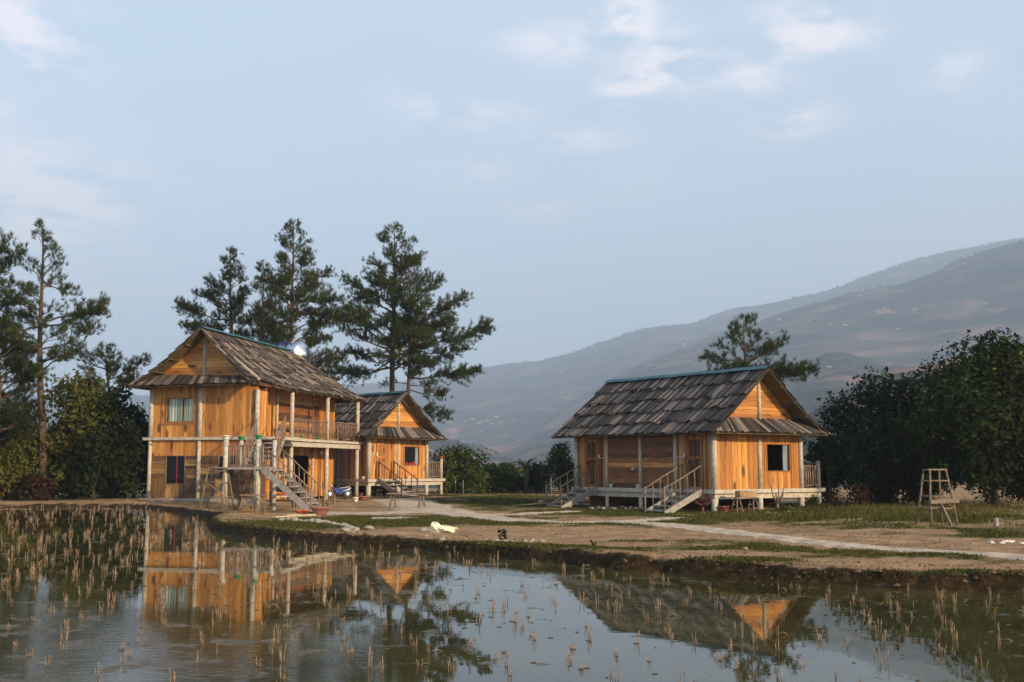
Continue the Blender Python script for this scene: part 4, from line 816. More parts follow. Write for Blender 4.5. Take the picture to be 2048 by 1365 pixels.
    flight(ez,(d0-.02,-.17,zf-.02),(d1+.55,-.17,zf-.02),(d0-.02,-2.1,.05),(d1+.55,-2.1,.05),5,mat='cement_grey',rmat='redstick',rh=.95,sw=.26,nb=3)
    x=h.on_V(751.5,909,0); mb=MB(1); mb.box((x[0]-.02,-.12,x[2]-.1),(x[0]+.04,-.04,x[2]+.1)); mb.tube([(x[0],-.07,x[2]-.05),(0,-.07,x[2]-.05)],.014,5); mb.build('wall_lamp',M['white'],ez)
M['redstick']=simple('dark_red_rail',(.16,.05,.025),.6,nscale=10)
HM=Hs_(-7.65,58.72,.81,4.14,6.2,.06,.99); cabin_middle()
# ---------------------------------------------------------------- steel water tank behind the ridge of the left house
def tank():
    h=HL; q0=on_y(574,702,58.0); q1=on_y(595,705,56.0)
    R1=h.on_V(610,714,11.65); 
    c=on_y(604,709,62.6)
    e=empty('water_tank',(c[0],c[1],c[2]),R(62),'stainless steel water tank standing behind the ridge of the two-storey house','water tank')
    Rr=.80; Ln=2.5; mb=MB(1)
    mb.lathe([(0,-.24),(.26,-.23),(.29,-.20),(.50,-.16),(.70,-.07),(Rr,.07),(Rr,.5),(Rr+.012,.52),(Rr,.54),(Rr,1.2),(Rr+.012,1.22),(Rr,1.24),(Rr,Ln-.06),(.4,Ln+.1),(0,Ln+.16)],n=40,axis='y'); mb.build('body',M['steel'],e)
    mb=MB(2); mb.lathe([(.0,-.28),(.13,-.28),(.2,-.25),(.21,-.2)],n=24,axis='y'); mb.build('end_cap',M['steel'],e)
    def patch(a0,a1,y0,y1,mat,nm,rr=Rr+.006,n=8):
        mb=MB(3)
        for i in range(n):
            t0=a0+(a1-a0)*i/n; t1=a0+(a1-a0)*(i+1)/n
            mb.quad((rr*math.cos(t0),y0,rr*math.sin(t0)),(rr*math.cos(t1),y0,rr*math.sin(t1)),(rr*math.cos(t1),y1,rr*math.sin(t1)),(rr*math.cos(t0),y1,rr*math.sin(t0)),pc=.5)
        mb.build(nm,M[mat],e)
    # blue lettering blocks on the flank, top-left as seen from the pond
    for (y0,y1) in ((.66,.80),(.85,.93),(.98,1.06),(1.11,1.19),(1.24,1.32),(1.37,1.45)): patch(R(118),R(138),y0,y1,'navy','lettering')
    # diamond badge with a white bent stroke
    def sp_(a,y): rr=Rr+.004; return (rr*math.cos(a),y,rr*math.sin(a))
    mb=MB(4); ca=R(128); [mb.quad(sp_(ca+.30*u0,.09+.0*u0+.21*abs(u0)),sp_(ca+.30*u1,.09+.21*abs(u1)),sp_(ca+.30*u1,.51-.21*abs(u1)),sp_(ca+.30*u0,.51-.21*abs(u0)),pc=.5) for u0,u1 in ((-1,-.5),(-.5,0),(0,.5),(.5,1))]; 
    for v_ in range(4): pass
    mb.build('badge',M['navy'],e)
    mb=MB(5); q_=lambda a_,y_:(1.008*Rr*math.cos(a_),y_,1.008*Rr*math.sin(a_)); mb.tube([q_(ca+.17,.25),q_(ca-.02,.37),q_(ca-.1,.2)],.022,5); mb.tube([q_(ca-.02,.37),q_(ca-.16,.36)],.022,5); mb.build('badge_mark',M['white'],e)
    mb=MB(6)
    for y in (.4,2.1): mb.box((-.75,y-.05,-8),(-.66,y+.05,-.35)); mb.box((.66,y-.05,-8),(.75,y+.05,-.35)); mb.box((-.8,y-.04,-.88),(.8,y+.04,-.8))
    mb.build('cradle',M['cement_grey'],e)
tank()
# ================================================================ VEGETATION
def leaf_quads(C,Nrm,size,rs,elong=1.6,fold=True):
    """two-triangle leaves at C, roughly facing Nrm"""
    n=len(C); t=rs.normal(size=(n,3)); a=np.cross(Nrm,t); a/=np.linalg.norm(a,axis=1)[:,None]+1e-9; b=np.cross(Nrm,a); b/=np.linalg.norm(b,axis=1)[:,None]+1e-9
    s=(size*rs.uniform(.6,1.3,n))[:,None]; V=np.empty((n,4,3)); V[:,0]=C-a*s*elong/2; V[:,1]=C+b*s/2-Nrm*s*.12; V[:,2]=C+a*s*elong/2; V[:,3]=C-b*s/2-Nrm*s*.12
    return V.reshape(-1,3), np.arange(n*4).reshape(n,4)
def crown_points(blobs,dens,rs,fill=.35):
    """points in lumpy ellipsoid shells; blobs: (cx,cy,cz,rx,ry,rz)"""
    P_=[];N_=[]
    for (cx,cy,cz,rx,ry,rz) in blobs:
        n=int(dens*(rx*ry+ry*rz+rx*rz)); d=rs.normal(size=(n,3)); d/=np.linalg.norm(d,axis=1)[:,None]
        lump=1+.22*np.sin(d[:,0]*5+cx*3)*np.sin(d[:,1]*6+cy)+.16*np.sin(d[:,2]*9+cx*2)*np.sin(d[:,0]*11+cz)
        rad=np.where(rs.rand(n)<fill,rs.uniform(.3,.85,n),rs.uniform(.8,1.06,n))*lump
        p=d*rad[:,None]*np.array([rx,ry,rz])+np.array([cx,cy,cz]); P_.append(p); nn=d+rs.normal(scale=.55,size=(n,3))+np.array([0,0,.25]); N_.append(nn/np.linalg.norm(nn,axis=1)[:,None])
    return np.concatenate(P_),np.concatenate(N_)
def leafy(name,label,cat,x,y,w_,h_,z0,seed,leaf,mat,nb=14,dens=240,group=None,trunk=True,depth=None,low=0.,elong=1.6,shape=None,lean=0,tr=.09):
    rs=np.random.RandomState(seed); e=empty(name,(x,y,z0),0,label,cat,group); depth=depth or w_*.8; blobs=[]
    if shape: blobs=[(a*w_,b*depth,c*h_,r*w_,r*w_*.9,r*w_*.85) for a,b,c,r in shape]
    else:
        for i in range(nb):
            f=(i+.5)/nb; zc=h_*(low+(1-low)*(.12+.78*f)); wr=math.sin(PI*(.16+.76*f))**.7
            a=rs.uniform(0,2*PI); q=rs.uniform(.15,.62)*wr; r_=w_*rs.uniform(.17,.27)*(.75+.5*wr)
            blobs.append((math.cos(a)*q*w_*.62+lean*f*w_,math.sin(a)*q*depth*.62,min(zc,h_-r_*.8),r_,r_*.95,r_*.82))
        blobs.append((lean*w_*.5,0,h_*(low+(1-low)*.5),w_*.27,depth*.27,h_*(1-low)*.3))
    C,Nn=crown_points(blobs,dens/(leaf*leaf)*.0105,rs); C[:,2]=np.maximum(C[:,2],.03)
    V,F=leaf_quads(C,Nn,leaf,rs,elong); lump=(fbm(C[:,0]*1.1,C[:,2]*1.1,seed)-.47)*.9; pc=np.clip(.45+lump+rs.normal(scale=.22,size=len(C)),0,1)
    np_mesh('crown',V,F,M[mat],e,pc=pc)
    if trunk:
        mb=MB(seed); mb.tube([(0,0,-.1),(lean*.1,0,h_*(low*.5+.1)),(lean*w_*.4,0,h_*.6)],[tr*w_/2.5,tr*.8*w_/2.5,.03],8)
        for b in blobs[:10]: mb.tube([(lean*.05,0,h_*(low*.6+.1)),((b[0])*.5,(b[1])*.5,(h_*(low*.6+.1)+b[2])*.5+.05),b[:3]],[tr*.5*w_/2.5,tr*.35*w_/2.5,.012],5)
        mb.build('trunk',M['barkd'],e)
    return e
def pine(label,px,pyb,pyt,D,seed,spread,cb=.35,limbs=(),mat='needle',name='pine_tree',r0=.17,top_w=.5,dens=1.,bend=0,group=None,nd=.2,cull=None,prof=None,gap=None):
    """trunk through pixel column px at depth D; pyb base px (or None -> ground), pyt tip px"""
    rs=np.random.RandomState(seed); b=on_y(px,pyb,D); t=on_y(px+bend,pyt,D); gz=Hs(b[0],D); e=empty(name,(b[0],D,gz),0,label,'pine tree',group)
    h_=t[2]-gz; dxt=t[0]-b[0]; tk=lambda f: np.array([dxt*f*f+.10*math.sin(f*7+seed),.08*math.sin(f*5+seed*2),h_*f])
    mb=MB(seed); fs=np.linspace(0,1,14); mb.tube([tk(f) for f in fs],[r0*(1-f)**.8+.015 for f in fs],9)
    TP=[];TD=[]
    def branch(p0,p1,r_,n_tw,droop=.0,tl=.55):
        p0=np.array(p0);p1=np.array(p1); L_=np.linalg.norm(p1-p0); m=6; pts=[]
        for i in range(m+1):
            f=i/m; q=p0+(p1-p0)*f; q=q+np.array([0,0,-droop*L_*math.sin(PI*f)])+rs.normal(scale=.02*L_,size=3)*(0<i<m); pts.append(q)
        mb.tube(pts,[r_*(1-.85*i/m) for i in range(m+1)],5,caps=False)
        ax=(p1-p0)/L_; 
        for k in range(n_tw):
            f=rs.uniform(.28,1.0)**.8; i=min(int(f*m),m-1); q=pts[i]+(pts[i+1]-pts[i])*(f*m-i)
            if k==0: q=pts[-1]; f=1
            side=rs.normal(size=3)*np.array([1,1,.45]); side-=ax*(side@ax); side/=np.linalg.norm(side)+1e-9
            l=L_*.30*(1.15-f*.75)*rs.uniform(.5,1.2)+.12; d=side*.85+ax*.6+np.array([0,0,.28]); d/=np.linalg.norm(d); q2=q+d*l
            if l>.4: mb.tube([q,q2],[.012,.006],3,caps=False)
            nt=max(1,int(l/.15)); 
            for j in range(nt):
                pp=q+(q2-q)*(j+1)/nt+rs.normal(scale=.05,size=3); dd=d*.5+np.array([0,0,.75])+rs.normal(scale=.28,size=3); TP.append(pp);TD.append(dd/np.linalg.norm(dd))
    nb=int(h_*(1-cb)*7.*dens)
    for i in range(nb):
        f=cb+(1-cb)*((i+rs.rand())/nb); u=(f-cb)/(1-cb)
        Lw=spread*(prof(u) if prof else (1-u)**.75*(.55+.45*min(1,u*5)))*rs.uniform(.6,1.12)+.18
        if gap and rs.rand()<gap: continue
        a=rs.uniform(0,2*PI); el=.05+.75*u+rs.uniform(-.12,.25); p0=tk(f); p1=p0+Lw*np.array([math.cos(a)*math.cos(el),math.sin(a)*math.cos(el),math.sin(el)])
        if cull and cull(*pix(*(p1+np.array([b[0],D,gz])))): continue
        branch(p0,p1,.012+.016*Lw,int(4+7.5*Lw),droop=-.05)
    for (fy,tx,ty,dy,dn) in limbs:   # explicit limbs: start height px on the trunk, tip px, depth offset
        s_=on_y(px,fy,D); f=(s_[2]-gz)/h_; p0=tk(f); q=on_y(tx,ty,D+dy); p1=q-np.array([b[0],D,gz]); Lw=np.linalg.norm(p1-p0)
        branch(p0,p1,.02+.014*Lw,int((7+11*Lw)*dn),droop=.06)
    mb.build('trunk',M['bark'],e)
    TP=np.array(TP);TD=np.array(TD); K=14; n=len(TP)
    d=TD[:,None,:]+rs.normal(scale=.42,size=(n,K,3)); d/=np.linalg.norm(d,axis=2)[...,None]; ln=nd*rs.uniform(.7,1.25,(n,K,1))
    t_=rs.normal(size=(n,K,3)); w2=np.cross(d,t_); w2/=np.linalg.norm(w2,axis=2)[...,None]; w2*=.0105*nd/.2
    base=TP[:,None,:]+rs.normal(scale=.03,size=(n,K,3)); V=np.stack([base-w2,base+w2,base+d*ln+w2*.4,base+d*ln-w2*.4],2).reshape(-1,3); F=np.arange(len(V)).reshape(-1,4)
    pc=np.repeat(np.clip(.4+rs.normal(scale=.2,size=n)+(fbm(TP[:,0]*.8,TP[:,2]*.8,seed)-.47)*.8,0,1),K)+rs.normal(scale=.08,size=n*K)
    np_mesh('crown',V,F,M[mat],e,pc=np.clip(pc,0,1)); return e
GP='tall pines behind the two-storey house'
pine('tall slender pine at far left, with an open crown and a long right limb',80,960,455,50,1,2.0,.38,[(640,205,612,.3,1.3),(650,200,560+60,-.5,1.2),(700,190,655,.5,1.),(620,10,590,0,1.),(655,-20,650,.4,1.1),(690,20,700,0,1.),(560,150,590,.2,1.),(740,150,690,.5,.8)],r0=.19,dens=.85,nd=.19)
pine('pine cut by the left edge of the picture with only its limbs showing',-45,960,430,52,2,3.2,.3,[(560,45,505,0,1.2),(520,20,480,.4,1),(620,40,600,0,1),(720,60,690,0,1.2)],r0=.19,dens=.9)
pine('dark low pine crown in front of the far left edge',-10,980,640,49,3,2.6,.25,[(760,60,700,0,1.2),(800,80,740,0,1),(700,-60,650,0,1)],mat='needle_d',r0=.16,dens=1.,nd=.19)
pine('short dark pine beside the left corner of the two-storey house',215,980,700,53,4,2.5,.30,[(760,290,722,.2,1.4),(780,270,750,.5,1.3),(740,160,705,0,1.1)],mat='needle_d',r0=.14,dens=1.2,nd=.19,group=None)
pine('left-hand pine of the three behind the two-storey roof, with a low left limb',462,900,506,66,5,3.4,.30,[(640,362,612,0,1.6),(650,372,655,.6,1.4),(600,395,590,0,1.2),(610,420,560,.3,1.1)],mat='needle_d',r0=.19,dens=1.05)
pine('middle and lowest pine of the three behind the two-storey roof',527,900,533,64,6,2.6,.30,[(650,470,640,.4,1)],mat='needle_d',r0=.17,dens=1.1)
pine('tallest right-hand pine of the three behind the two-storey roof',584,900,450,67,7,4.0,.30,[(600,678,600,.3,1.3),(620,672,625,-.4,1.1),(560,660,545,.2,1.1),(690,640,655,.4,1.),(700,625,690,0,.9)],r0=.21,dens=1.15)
pine('tall two-tone pine with long bare lower limbs behind the smaller cabin',786,960,456,72,8,4.3,.44,[(735,645,745,.3,1.0),(720,700,760,-.5,.6),(640,672,640,0,1.3),(600,690,560,.2,1.1),(690,900,640,.5,1.),(560,740,520,0,1)],r0=.24,dens=1.0,prof=lambda u:(1-u)**.7*(.6+.4*min(1,u*6)))
pine('thinner second pine trunk close to the right of the tall pine',817,960,520,70.5,9,3.2,.46,[(690,972,655,.2,1.5),(700,930,700,-.4,.9),(755,952,742,.5,1.4),(780,895,790,0,1.2),(800,897,835,.3,1.2),(640,932,595,0,1.2),(610,880,555,.4,1.1),(770,870,765,-.3,.8)],r0=.17,dens=.85)
pine('small pine showing above the ridge of the larger cabin',1490,980,645,56,10,2.3,.45,[(745,1625,738,0,1.3),(730,1600,752,.4,1),(720,1568,680,0,1.2),(720,1412,715,0,1.2),(735,1425,745,.3,1)],r0=.15,dens=1.1,nd=.19,prof=lambda u:(1-u)**.55)
# broadleaf trees on the right
def place_px(px,py_base,z=.08): q=on_z(px,py_base,z); return q[0],q[1]
x,y=18.6,42.5
leafy('broadleaf_tree','big round broadleaf tree with a lit green crown at the right edge','tree',x,y,5.6,6.7,Hs(x,y),21,.115,'leaf_big',dens=350,tr=.075,elong=1.9,
  shape=[(0,0,.62,.36),(-.28,-.1,.55,.26),(.3,0,.58,.28),(-.1,-.25,.46,.28),(.14,-.2,.40,.27),(-.05,0,.80,.26),(.2,.1,.78,.24),(-.30,.1,.72,.20),(.38,.1,.40,.2),(-.32,.1,.36,.22),(.05,-.1,.90,.16),(.3,.0,.86,.14),(.42,-.1,.7,.18),(-.18,-.1,.30,.2),(.22,0,.29,.18),(-.36,0,.2,.15),(.36,.1,.2,.16),(.0,.3,.22,.2),(-.45,0,.44,.2),(-.12,-.2,.22,.17),(.3,-.2,.2,.16)])
x,y=15.6,46.0
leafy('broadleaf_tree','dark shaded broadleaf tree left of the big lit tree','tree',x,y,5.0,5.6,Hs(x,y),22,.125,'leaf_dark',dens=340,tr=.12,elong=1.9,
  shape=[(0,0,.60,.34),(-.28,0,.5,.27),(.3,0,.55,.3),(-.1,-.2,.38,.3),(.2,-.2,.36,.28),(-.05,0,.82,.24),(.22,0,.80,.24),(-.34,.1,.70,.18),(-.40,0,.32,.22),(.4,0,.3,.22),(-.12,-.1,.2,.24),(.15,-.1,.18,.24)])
x,y=13.3,46.5
leafy('shrub_tree','low dark bush at the right corner of the larger cabin','bush',x,y,2.6,3.2,Hs(x,y),23,.13,'leaf_dark',dens=200,low=.0,nb=10)
x,y=24.2,47
leafy('broadleaf_tree','dark tree half cut off by the right edge','tree',x,y,4.2,5.0,Hs(x,y),24,.15,'leaf_dark',dens=200,low=.15,nb=14,tr=.12)
x,y=*place_px(1690,1012,.1),
leafy('leafy_sprout','spindly dark sapling beside the dark tree and the terrace post','sapling',x-.3,y+1,1.2,2.3,Hs(x,y),25,.12,'leaf_dark',dens=140,low=.45,nb=6)
# left thicket
TH=[(30,1003,2.9,2.9,'leaf_olive','olive bush at the far left of the pond shore, reddish at its foot'),(105,1000,2.8,3.6,'leaf_olive','yellowish-green bush below the tall slender pine'),(165,1002,2.6,2.6,'leaf_olive','green shore bush below the dark round tree'),
    (215,1001,2.2,2.2,'leaf_green','low shore bush nearest the shadow of the two-storey house'),(-60,1004,3.,4.4,'leaf_olive','tall bush cut off by the left edge'),(70,1003,1.7,1.2,'leaf_red','reddish brown weedy bush at the foot of the left thicket')]
for i,(px,py,w_,h_,mt,lb) in enumerate(TH):
    x,y=place_px(px,py,.12); y2=y+[1.2,2.6,1.0,1.2,1.5,.2][i]; x2=x*y2/y
    leafy('bush',lb,'bush',x2,y2,w_,h_,Hs(x2,y2),40+i,.12,mt,dens=250,low=0,nb=15,group='bushes of the left thicket')
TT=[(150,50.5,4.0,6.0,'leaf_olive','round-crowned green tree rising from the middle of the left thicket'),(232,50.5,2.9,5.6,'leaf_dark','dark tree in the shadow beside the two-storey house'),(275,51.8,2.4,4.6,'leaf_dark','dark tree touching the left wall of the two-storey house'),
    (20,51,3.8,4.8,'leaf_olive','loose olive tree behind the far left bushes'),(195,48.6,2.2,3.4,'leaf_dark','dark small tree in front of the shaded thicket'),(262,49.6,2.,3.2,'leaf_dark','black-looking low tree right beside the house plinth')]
for i,(px,D,w_,h_,mt,lb) in enumerate(TT):
    x=(px-1024)/FPX*D; leafy('broadleaf_tree',lb,'tree',x,D,w_,h_,Hs(x,D),60+i,.14,mt,dens=230,low=.0,nb=17,group='trees of the left thicket')
# bushes behind the lawn
BK=[(925,66,3.4,3.0,'leaf_green','olive green bush right of the smaller cabin terrace, highest of its row'),(985,67,2.2,1.9,'leaf_green','low green bush right of the olive one, in the dip of the row'),(1020,68,2.2,1.9,'leaf_green','low green bush left of the stubby palm'),
    (1075,66,2.4,1.9,'leaf_dark','dark low bush right of the stubby palm'),(1122,64,2.3,3.2,'leaf_dark','tall dark bush by the left end of the larger cabin'),(895,64,1.6,2.6,'leaf_olive','narrow bush behind the terrace of the smaller cabin'),(1160,68,2.6,2.3,'leaf_dark','dark bush hidden behind the left end of the larger cabin'),(955,64.5,1.8,1.5,'leaf_green','small bush at the foot of the highest bush of the row')]
for i,(px,D,w_,h_,mt,lb) in enumerate(BK):
    x=(px-1024)/FPX*D; leafy('bush',lb,'bush',x,D,w_,h_,Hs(x,D)-.1,80+i,.13,mt,dens=250,low=0,nb=13,group='bushes behind the lawn')
def palm():
    D=65; x=(1051-1024)/FPX*D; z=Hs(x,D); e=empty('palm_tree',(x,D,z),0,'stubby palm with a thick trunk in the row of bushes','palm tree'); mb=MB(3)
    mb.tube([(0,0,-.1),(.05,0,.8),(.02,0,1.6)],[.17,.15,.12],9); mb.build('trunk',M['barkd'],e); rs=np.random.RandomState(4); V=[];F=[]
    for i in range(16):
        a=rs.uniform(0,2*PI); el=rs.uniform(.1,1.2); L_=rs.uniform(.6,1.1); 
        for k in range(9):
            f=k/8; p=np.array([math.cos(a)*math.cos(el)*L_*f,math.sin(a)*math.cos(el)*L_*f,1.6+math.sin(el)*L_*f-.5*f*f*L_*.8])
            for sg in (-1,1):
                s=np.array([-math.sin(a)*sg,math.cos(a)*sg,-.5])*.22*(1-.5*f)+np.array([math.cos(a),math.sin(a),0])*.1; n=len(V); V+=[p,p+s*.5+[0,0,.02],p+s,p+s*.4-[0,0,.03]]; F.append([n,n+1,n+2,n+3])
    np_mesh('crown',V,F,M['leaf_green'],e,pc=rs.rand(len(F)))
palm()
# weeds round the larger cabin
WD=[(1655,1010,.9,.75,'leaf_olive','green weed clump at the right corner of the larger cabin'),(1625,1018,.7,.55,'leaf_green','bright weed clump below the cabin terrace'),(1710,1017,1.2,1.0,'leaf_red','rusty brown weed clump in front of the dark trees'),(1675,1018,.8,.7,'leaf_red','darker brown weed clump beside the rusty one'),
    (1570,1022,.6,.35,'leaf_green','low weeds at the foot of the bare cut shrub'),(1545,1016,.5,.45,'leaf_red','reddish weeds behind the bare cut shrub'),(1003,1082,.34,.34,'leaf_dark','small dark plant on the pond bank'),(1182,1098,.18,.14,'leaf_dark','tiny dark tuft on the bank to the right'),(1970,1012,1.,.9,'leaf_red','thorny reddish bush beside the trunk of the big tree'),(2005,1003,.5,1.0,'leaf_green','upright bright green bush at the right edge'),
    (700,980,1.0,.85,'leaf_red','dry brown plants beside the last balcony post'),(1855,1008,1.0,.8,'leaf_olive','weeds behind the slender pole stand'),(1785,1012,1.1,.7,'leaf_dark','low dark weeds under the dark tree'),(650,1012,.35,.55,'leaf_olive','yellowish climbing plant at the foot of the middle balcony post')]
for i,(px,py,w_,h_,mt,lb) in enumerate(WD):
    x,y=place_px(px,py,.03); leafy('weed_clump' if w_>.4 else 'small_plant',lb,'weeds',x,y,w_,h_,Hs(x,y)-.03,110+i,.07,mt,dens=110,low=0,nb=6,trunk=False)
# ---------------------------------------------------------------- grass, debris
def blades():
    rs=np.random.RandomState(8); n=420000
    a=np.radians(rs.uniform(-27,27,n)); r=np.exp(rs.uniform(math.log(13),math.log(72),n)); x=r*np.sin(a);y=r*np.cos(a)
    s=sdist(x,y); k=s>.03; x,y,s,r=x[k],y[k],s[k],r[k]; z=H(x,y,s); g=masks(x,y,z)
    bank=np.exp(-((s-.40)/.25)**2)*.22*(r<45)
    pr=np.clip(smooth(.42,.9,g)*.9+bank+.03,0,1)
    dp=np.ones(len(x))
    # keep the pale paths clear
    for o in [o for o in bpy.data.objects if o.name.startswith('path')]:
        co=np.empty(len(o.data.vertices)*3); o.data.vertices.foreach_get('co',co); co=co.reshape(-1,3)[4::9][:, :2]; m9=np.empty(len(o.data.vertices)*3); 
        o.data.vertices.foreach_get('co',m9); m9=m9.reshape(-1,9,3); wd=np.linalg.norm(m9[:,0,:2]-m9[:,-1,:2],axis=1)/2
        for c,w1 in zip(co[::2],wd[::2]): dp[(x-c[0])**2+(y-c[1])**2<(w1*.85)**2]=.04
    k=rs.rand(len(x))<pr*dp; x,y,z,s,r,g=x[k],y[k],z[k],s[k],r[k],g[k]; n=len(x)
    h_=rs.uniform(.02,.055,n)*(.5+.7*g)*(1+.6*(fbm(x*.6,y*.6,55)-.4)); h_=np.where(r>45,h_*1.2,h_); px,py=pix(x,y,z); h_*=1+1.6*np.exp(-((px-1800)/280)**2-((py-1030)/22)**2)
    th=rs.uniform(0,2*PI,n); wd=.010+.0004*r; lean=rs.normal(scale=.45,size=(n,2)); b=np.stack([x,y,z-.01],-1); t=b+np.stack([lean[:,0]*h_,lean[:,1]*h_,h_],-1); sd=np.stack([np.cos(th)*wd,np.sin(th)*wd,0*th],-1)
    V=np.stack([b-sd,b+sd,t],1).reshape(-1,3); F=np.arange(n*3).reshape(-1,3); dry=np.clip(1.1-g+.6*(fbm(x*.5,y*.5,66)-.45),0,1); pc=np.clip(rs.uniform(0,.55,n)+dry*.55*rs.rand(n),0,1)
    tag(np_mesh('grass',V,F,M['grassblade'],pc=pc),'short patchy grass growing between the paths and along the bank','grass',kind='stuff')
blades()
def tall_grass():
    rs=np.random.RandomState(18); n=9000; px=np.concatenate([rs.normal(1750,90,n//2),rs.normal(1960,60,n//4),rs.normal(1500,60,n-n//2-n//4)]); py=np.concatenate([rs.normal(1022,7,n//2),rs.normal(1020,8,n//4),rs.normal(1026,5,n-n//2-n//4)])
    q=np.array([on_z(a,b,.06) for a,b in zip(px,py)]); x,y=q[:,0],q[:,1]; z=H(x,y); h_=rs.uniform(.06,.24,n); h_[n//2+n//4:]*=.55; th=rs.uniform(0,2*PI,n); wd=.012; lean=rs.normal(scale=.3,size=(n,2)); b=np.stack([x,y,z-.01],-1); t=b+np.stack([lean[:,0]*h_,lean[:,1]*h_,h_],-1); sd=np.stack([np.cos(th)*wd,np.sin(th)*wd,0*th],-1)
    V=np.stack([b-sd,b+sd,t],1).reshape(-1,3); tag(np_mesh('tall_grass',V,np.arange(n*3).reshape(-1,3),M['grassblade'],pc=rs.uniform(.2,1,n)),'taller dry grass in front of the trees on the right','grass',kind='stuff')
tall_grass()
# ---------------------------------------------------------------- rice stubble
def stub_mesh(seed):
    mb=MB(seed); r=mb.r; n=r.randint(2,7)
    for i in range(n):
        a=r.uniform(0,2*PI); q=r.uniform(0,.03); h_=r.uniform(.04,.14); l=r.uniform(0,.22) if r.random()<.93 else r.uniform(.3,.8); x=math.cos(a)*q;y=math.sin(a)*q; dx=math.cos(a)*l*h_;dy=math.sin(a)*l*h_
        mb.tube([(x,y,-.05),(x+dx*.5,y+dy*.5,h_*.5),(x+dx,y+dy,h_)],[.0034,.0032,.0026],4)
    for i in range(r.randint(0,1)):
        a=r.uniform(0,2*PI); l=r.uniform(.05,.14); mb.tube([(0,0,.01),(math.cos(a)*l*.6,math.sin(a)*l*.6,.035),(math.cos(a)*l,math.sin(a)*l,.0)],.0035,3)
    return mb
def stubble():
    rs=np.random.RandomState(12); pts=[]
    # rows of planting hills on the paddy, jittered
    th=R(12); c,s_=math.cos(th),math.sin(th)
    for i in range(-90,90):
        for j in range(0,180):
            u=i*.62+rs.normal(0,.12); v=j*.42+rs.normal(0,.10)
            x=u*c-v*s_; y=u*s_+v*c
            if y<4.5 or y>46 or abs(math.atan2(x,y))>R(28): continue
            pts.append((x,y))
    pts=np.array(pts); sd=sdist(pts[:,0],pts[:,1]); pts=pts[sd<-.25]; px,py=pix(pts[:,0],pts[:,1],0)
    # density as seen: thick on the left, thinner over the open mirror
    dn=.80+.1*smooth(900,300,px); dn=dn*(.45+.55*smooth(1040,1180,py)); dn=np.where((px>700)&(px<1500)&(py<1250),dn*.8,dn); n_=fbm(pts[:,0]*.35,pts[:,1]*.35,3); k=rs.rand(len(pts))<dn*np.clip(n_*2.2,0.2,1.2); pts=pts[k]
    px,py=pix(pts[:,0],pts[:,1],0); vis=(px>-30)&(px<2078)&(py<1400); pts=pts[vis]; 
    d=np.hypot(pts[:,0],pts[:,1]); o=np.argsort(d); pts=pts[o]; print('stubble',len(pts))
    mats=[stub_mesh(300+i) for i in range(16)]; protos=[m.build('rice_stubble',M['stub']) for m in mats]
    mud=[]
    for i in range(6):
        mb=MB(i+50); mb.lathe([(.085,-.03),(.06,.004),(.02,.022),(0,.026)],n=9,jit=.6); mud.append(mb)
    r=random.Random(4); 
    for i,(x,y) in enumerate(pts[:300]):
        q=r.randrange(16)
        o=protos[i] if i<16 else protos[q].copy()
        if i>=16: COL.objects.link(o)
        k=r.uniform(.6,1.05); o.location=(x,y,0); o.rotation_euler=(0,0,r.uniform(0,6.28)); o.scale=(k,k,k*r.uniform(.6,1.3))
        tag(o,'clump of cut pale rice stalks standing in the flooded field','rice stubble','rice stubble clumps in the near water')
    A=MB(9)
    for (x,y) in pts[300:]:
        m_=mats[r.randrange(16)]; b=len(A.v); a=r.uniform(0,6.28); k=r.uniform(.75,1.3); ca,sa=math.cos(a)*k,math.sin(a)*k
        A.v+=[(x+vx*ca-vy*sa,y+vx*sa+vy*ca,vz*k) for vx,vy,vz in m_.v]; A.f+=[[b+i_ for i_ in f] for f in m_.f]; A.p+=m_.p; A.sm+=m_.sm
    tag(A.build('far_rice_stubble',M['stub']),'the many smaller rice stubble clumps farther out in the field','rice stubble',kind='stuff')
    # floating mud clods, straw and leaves
    B=MB(10)
    for (x,y) in list(pts):
        if r.random()<.55:
            m_=mud[r.randrange(6)]; b=len(B.v); k=r.uniform(.25,.7); B.v+=[(x+vx*k,y+vy*k,vz*k*.8-.004) for vx,vy,vz in m_.v]; B.f+=[[b+i_ for i_ in f] for f in m_.f]; B.p+=m_.p; B.sm+=m_.sm
    for i in range(420):
        x,y=pts[r.randrange(len(pts))]; x+=r.gauss(0,.5);y+=r.gauss(0,.4); a=r.uniform(0,6.28); l=r.uniform(.008,.03)
        B.hexa([(x-l,y-l*.5,-.004),(x+l,y-l*.4,-.004),(x+l*.8,y+l*.5,-.004),(x-l*.7,y+l*.4,-.004),(x-l,y-l*.5,.006),(x+l,y-l*.4,.005),(x+l*.8,y+l*.5,.007),(x-l*.7,y+l*.4,.006)])
    tag(B.build('floating_debris',M['mud']),'bits of mud and rotting straw floating on the water','debris',kind='stuff')
M['mudflat']=simple('wet_mud',(.07,.05,.03),.75,nscale=6,col2=(.035,.025,.015),bump=.3)
stubble()
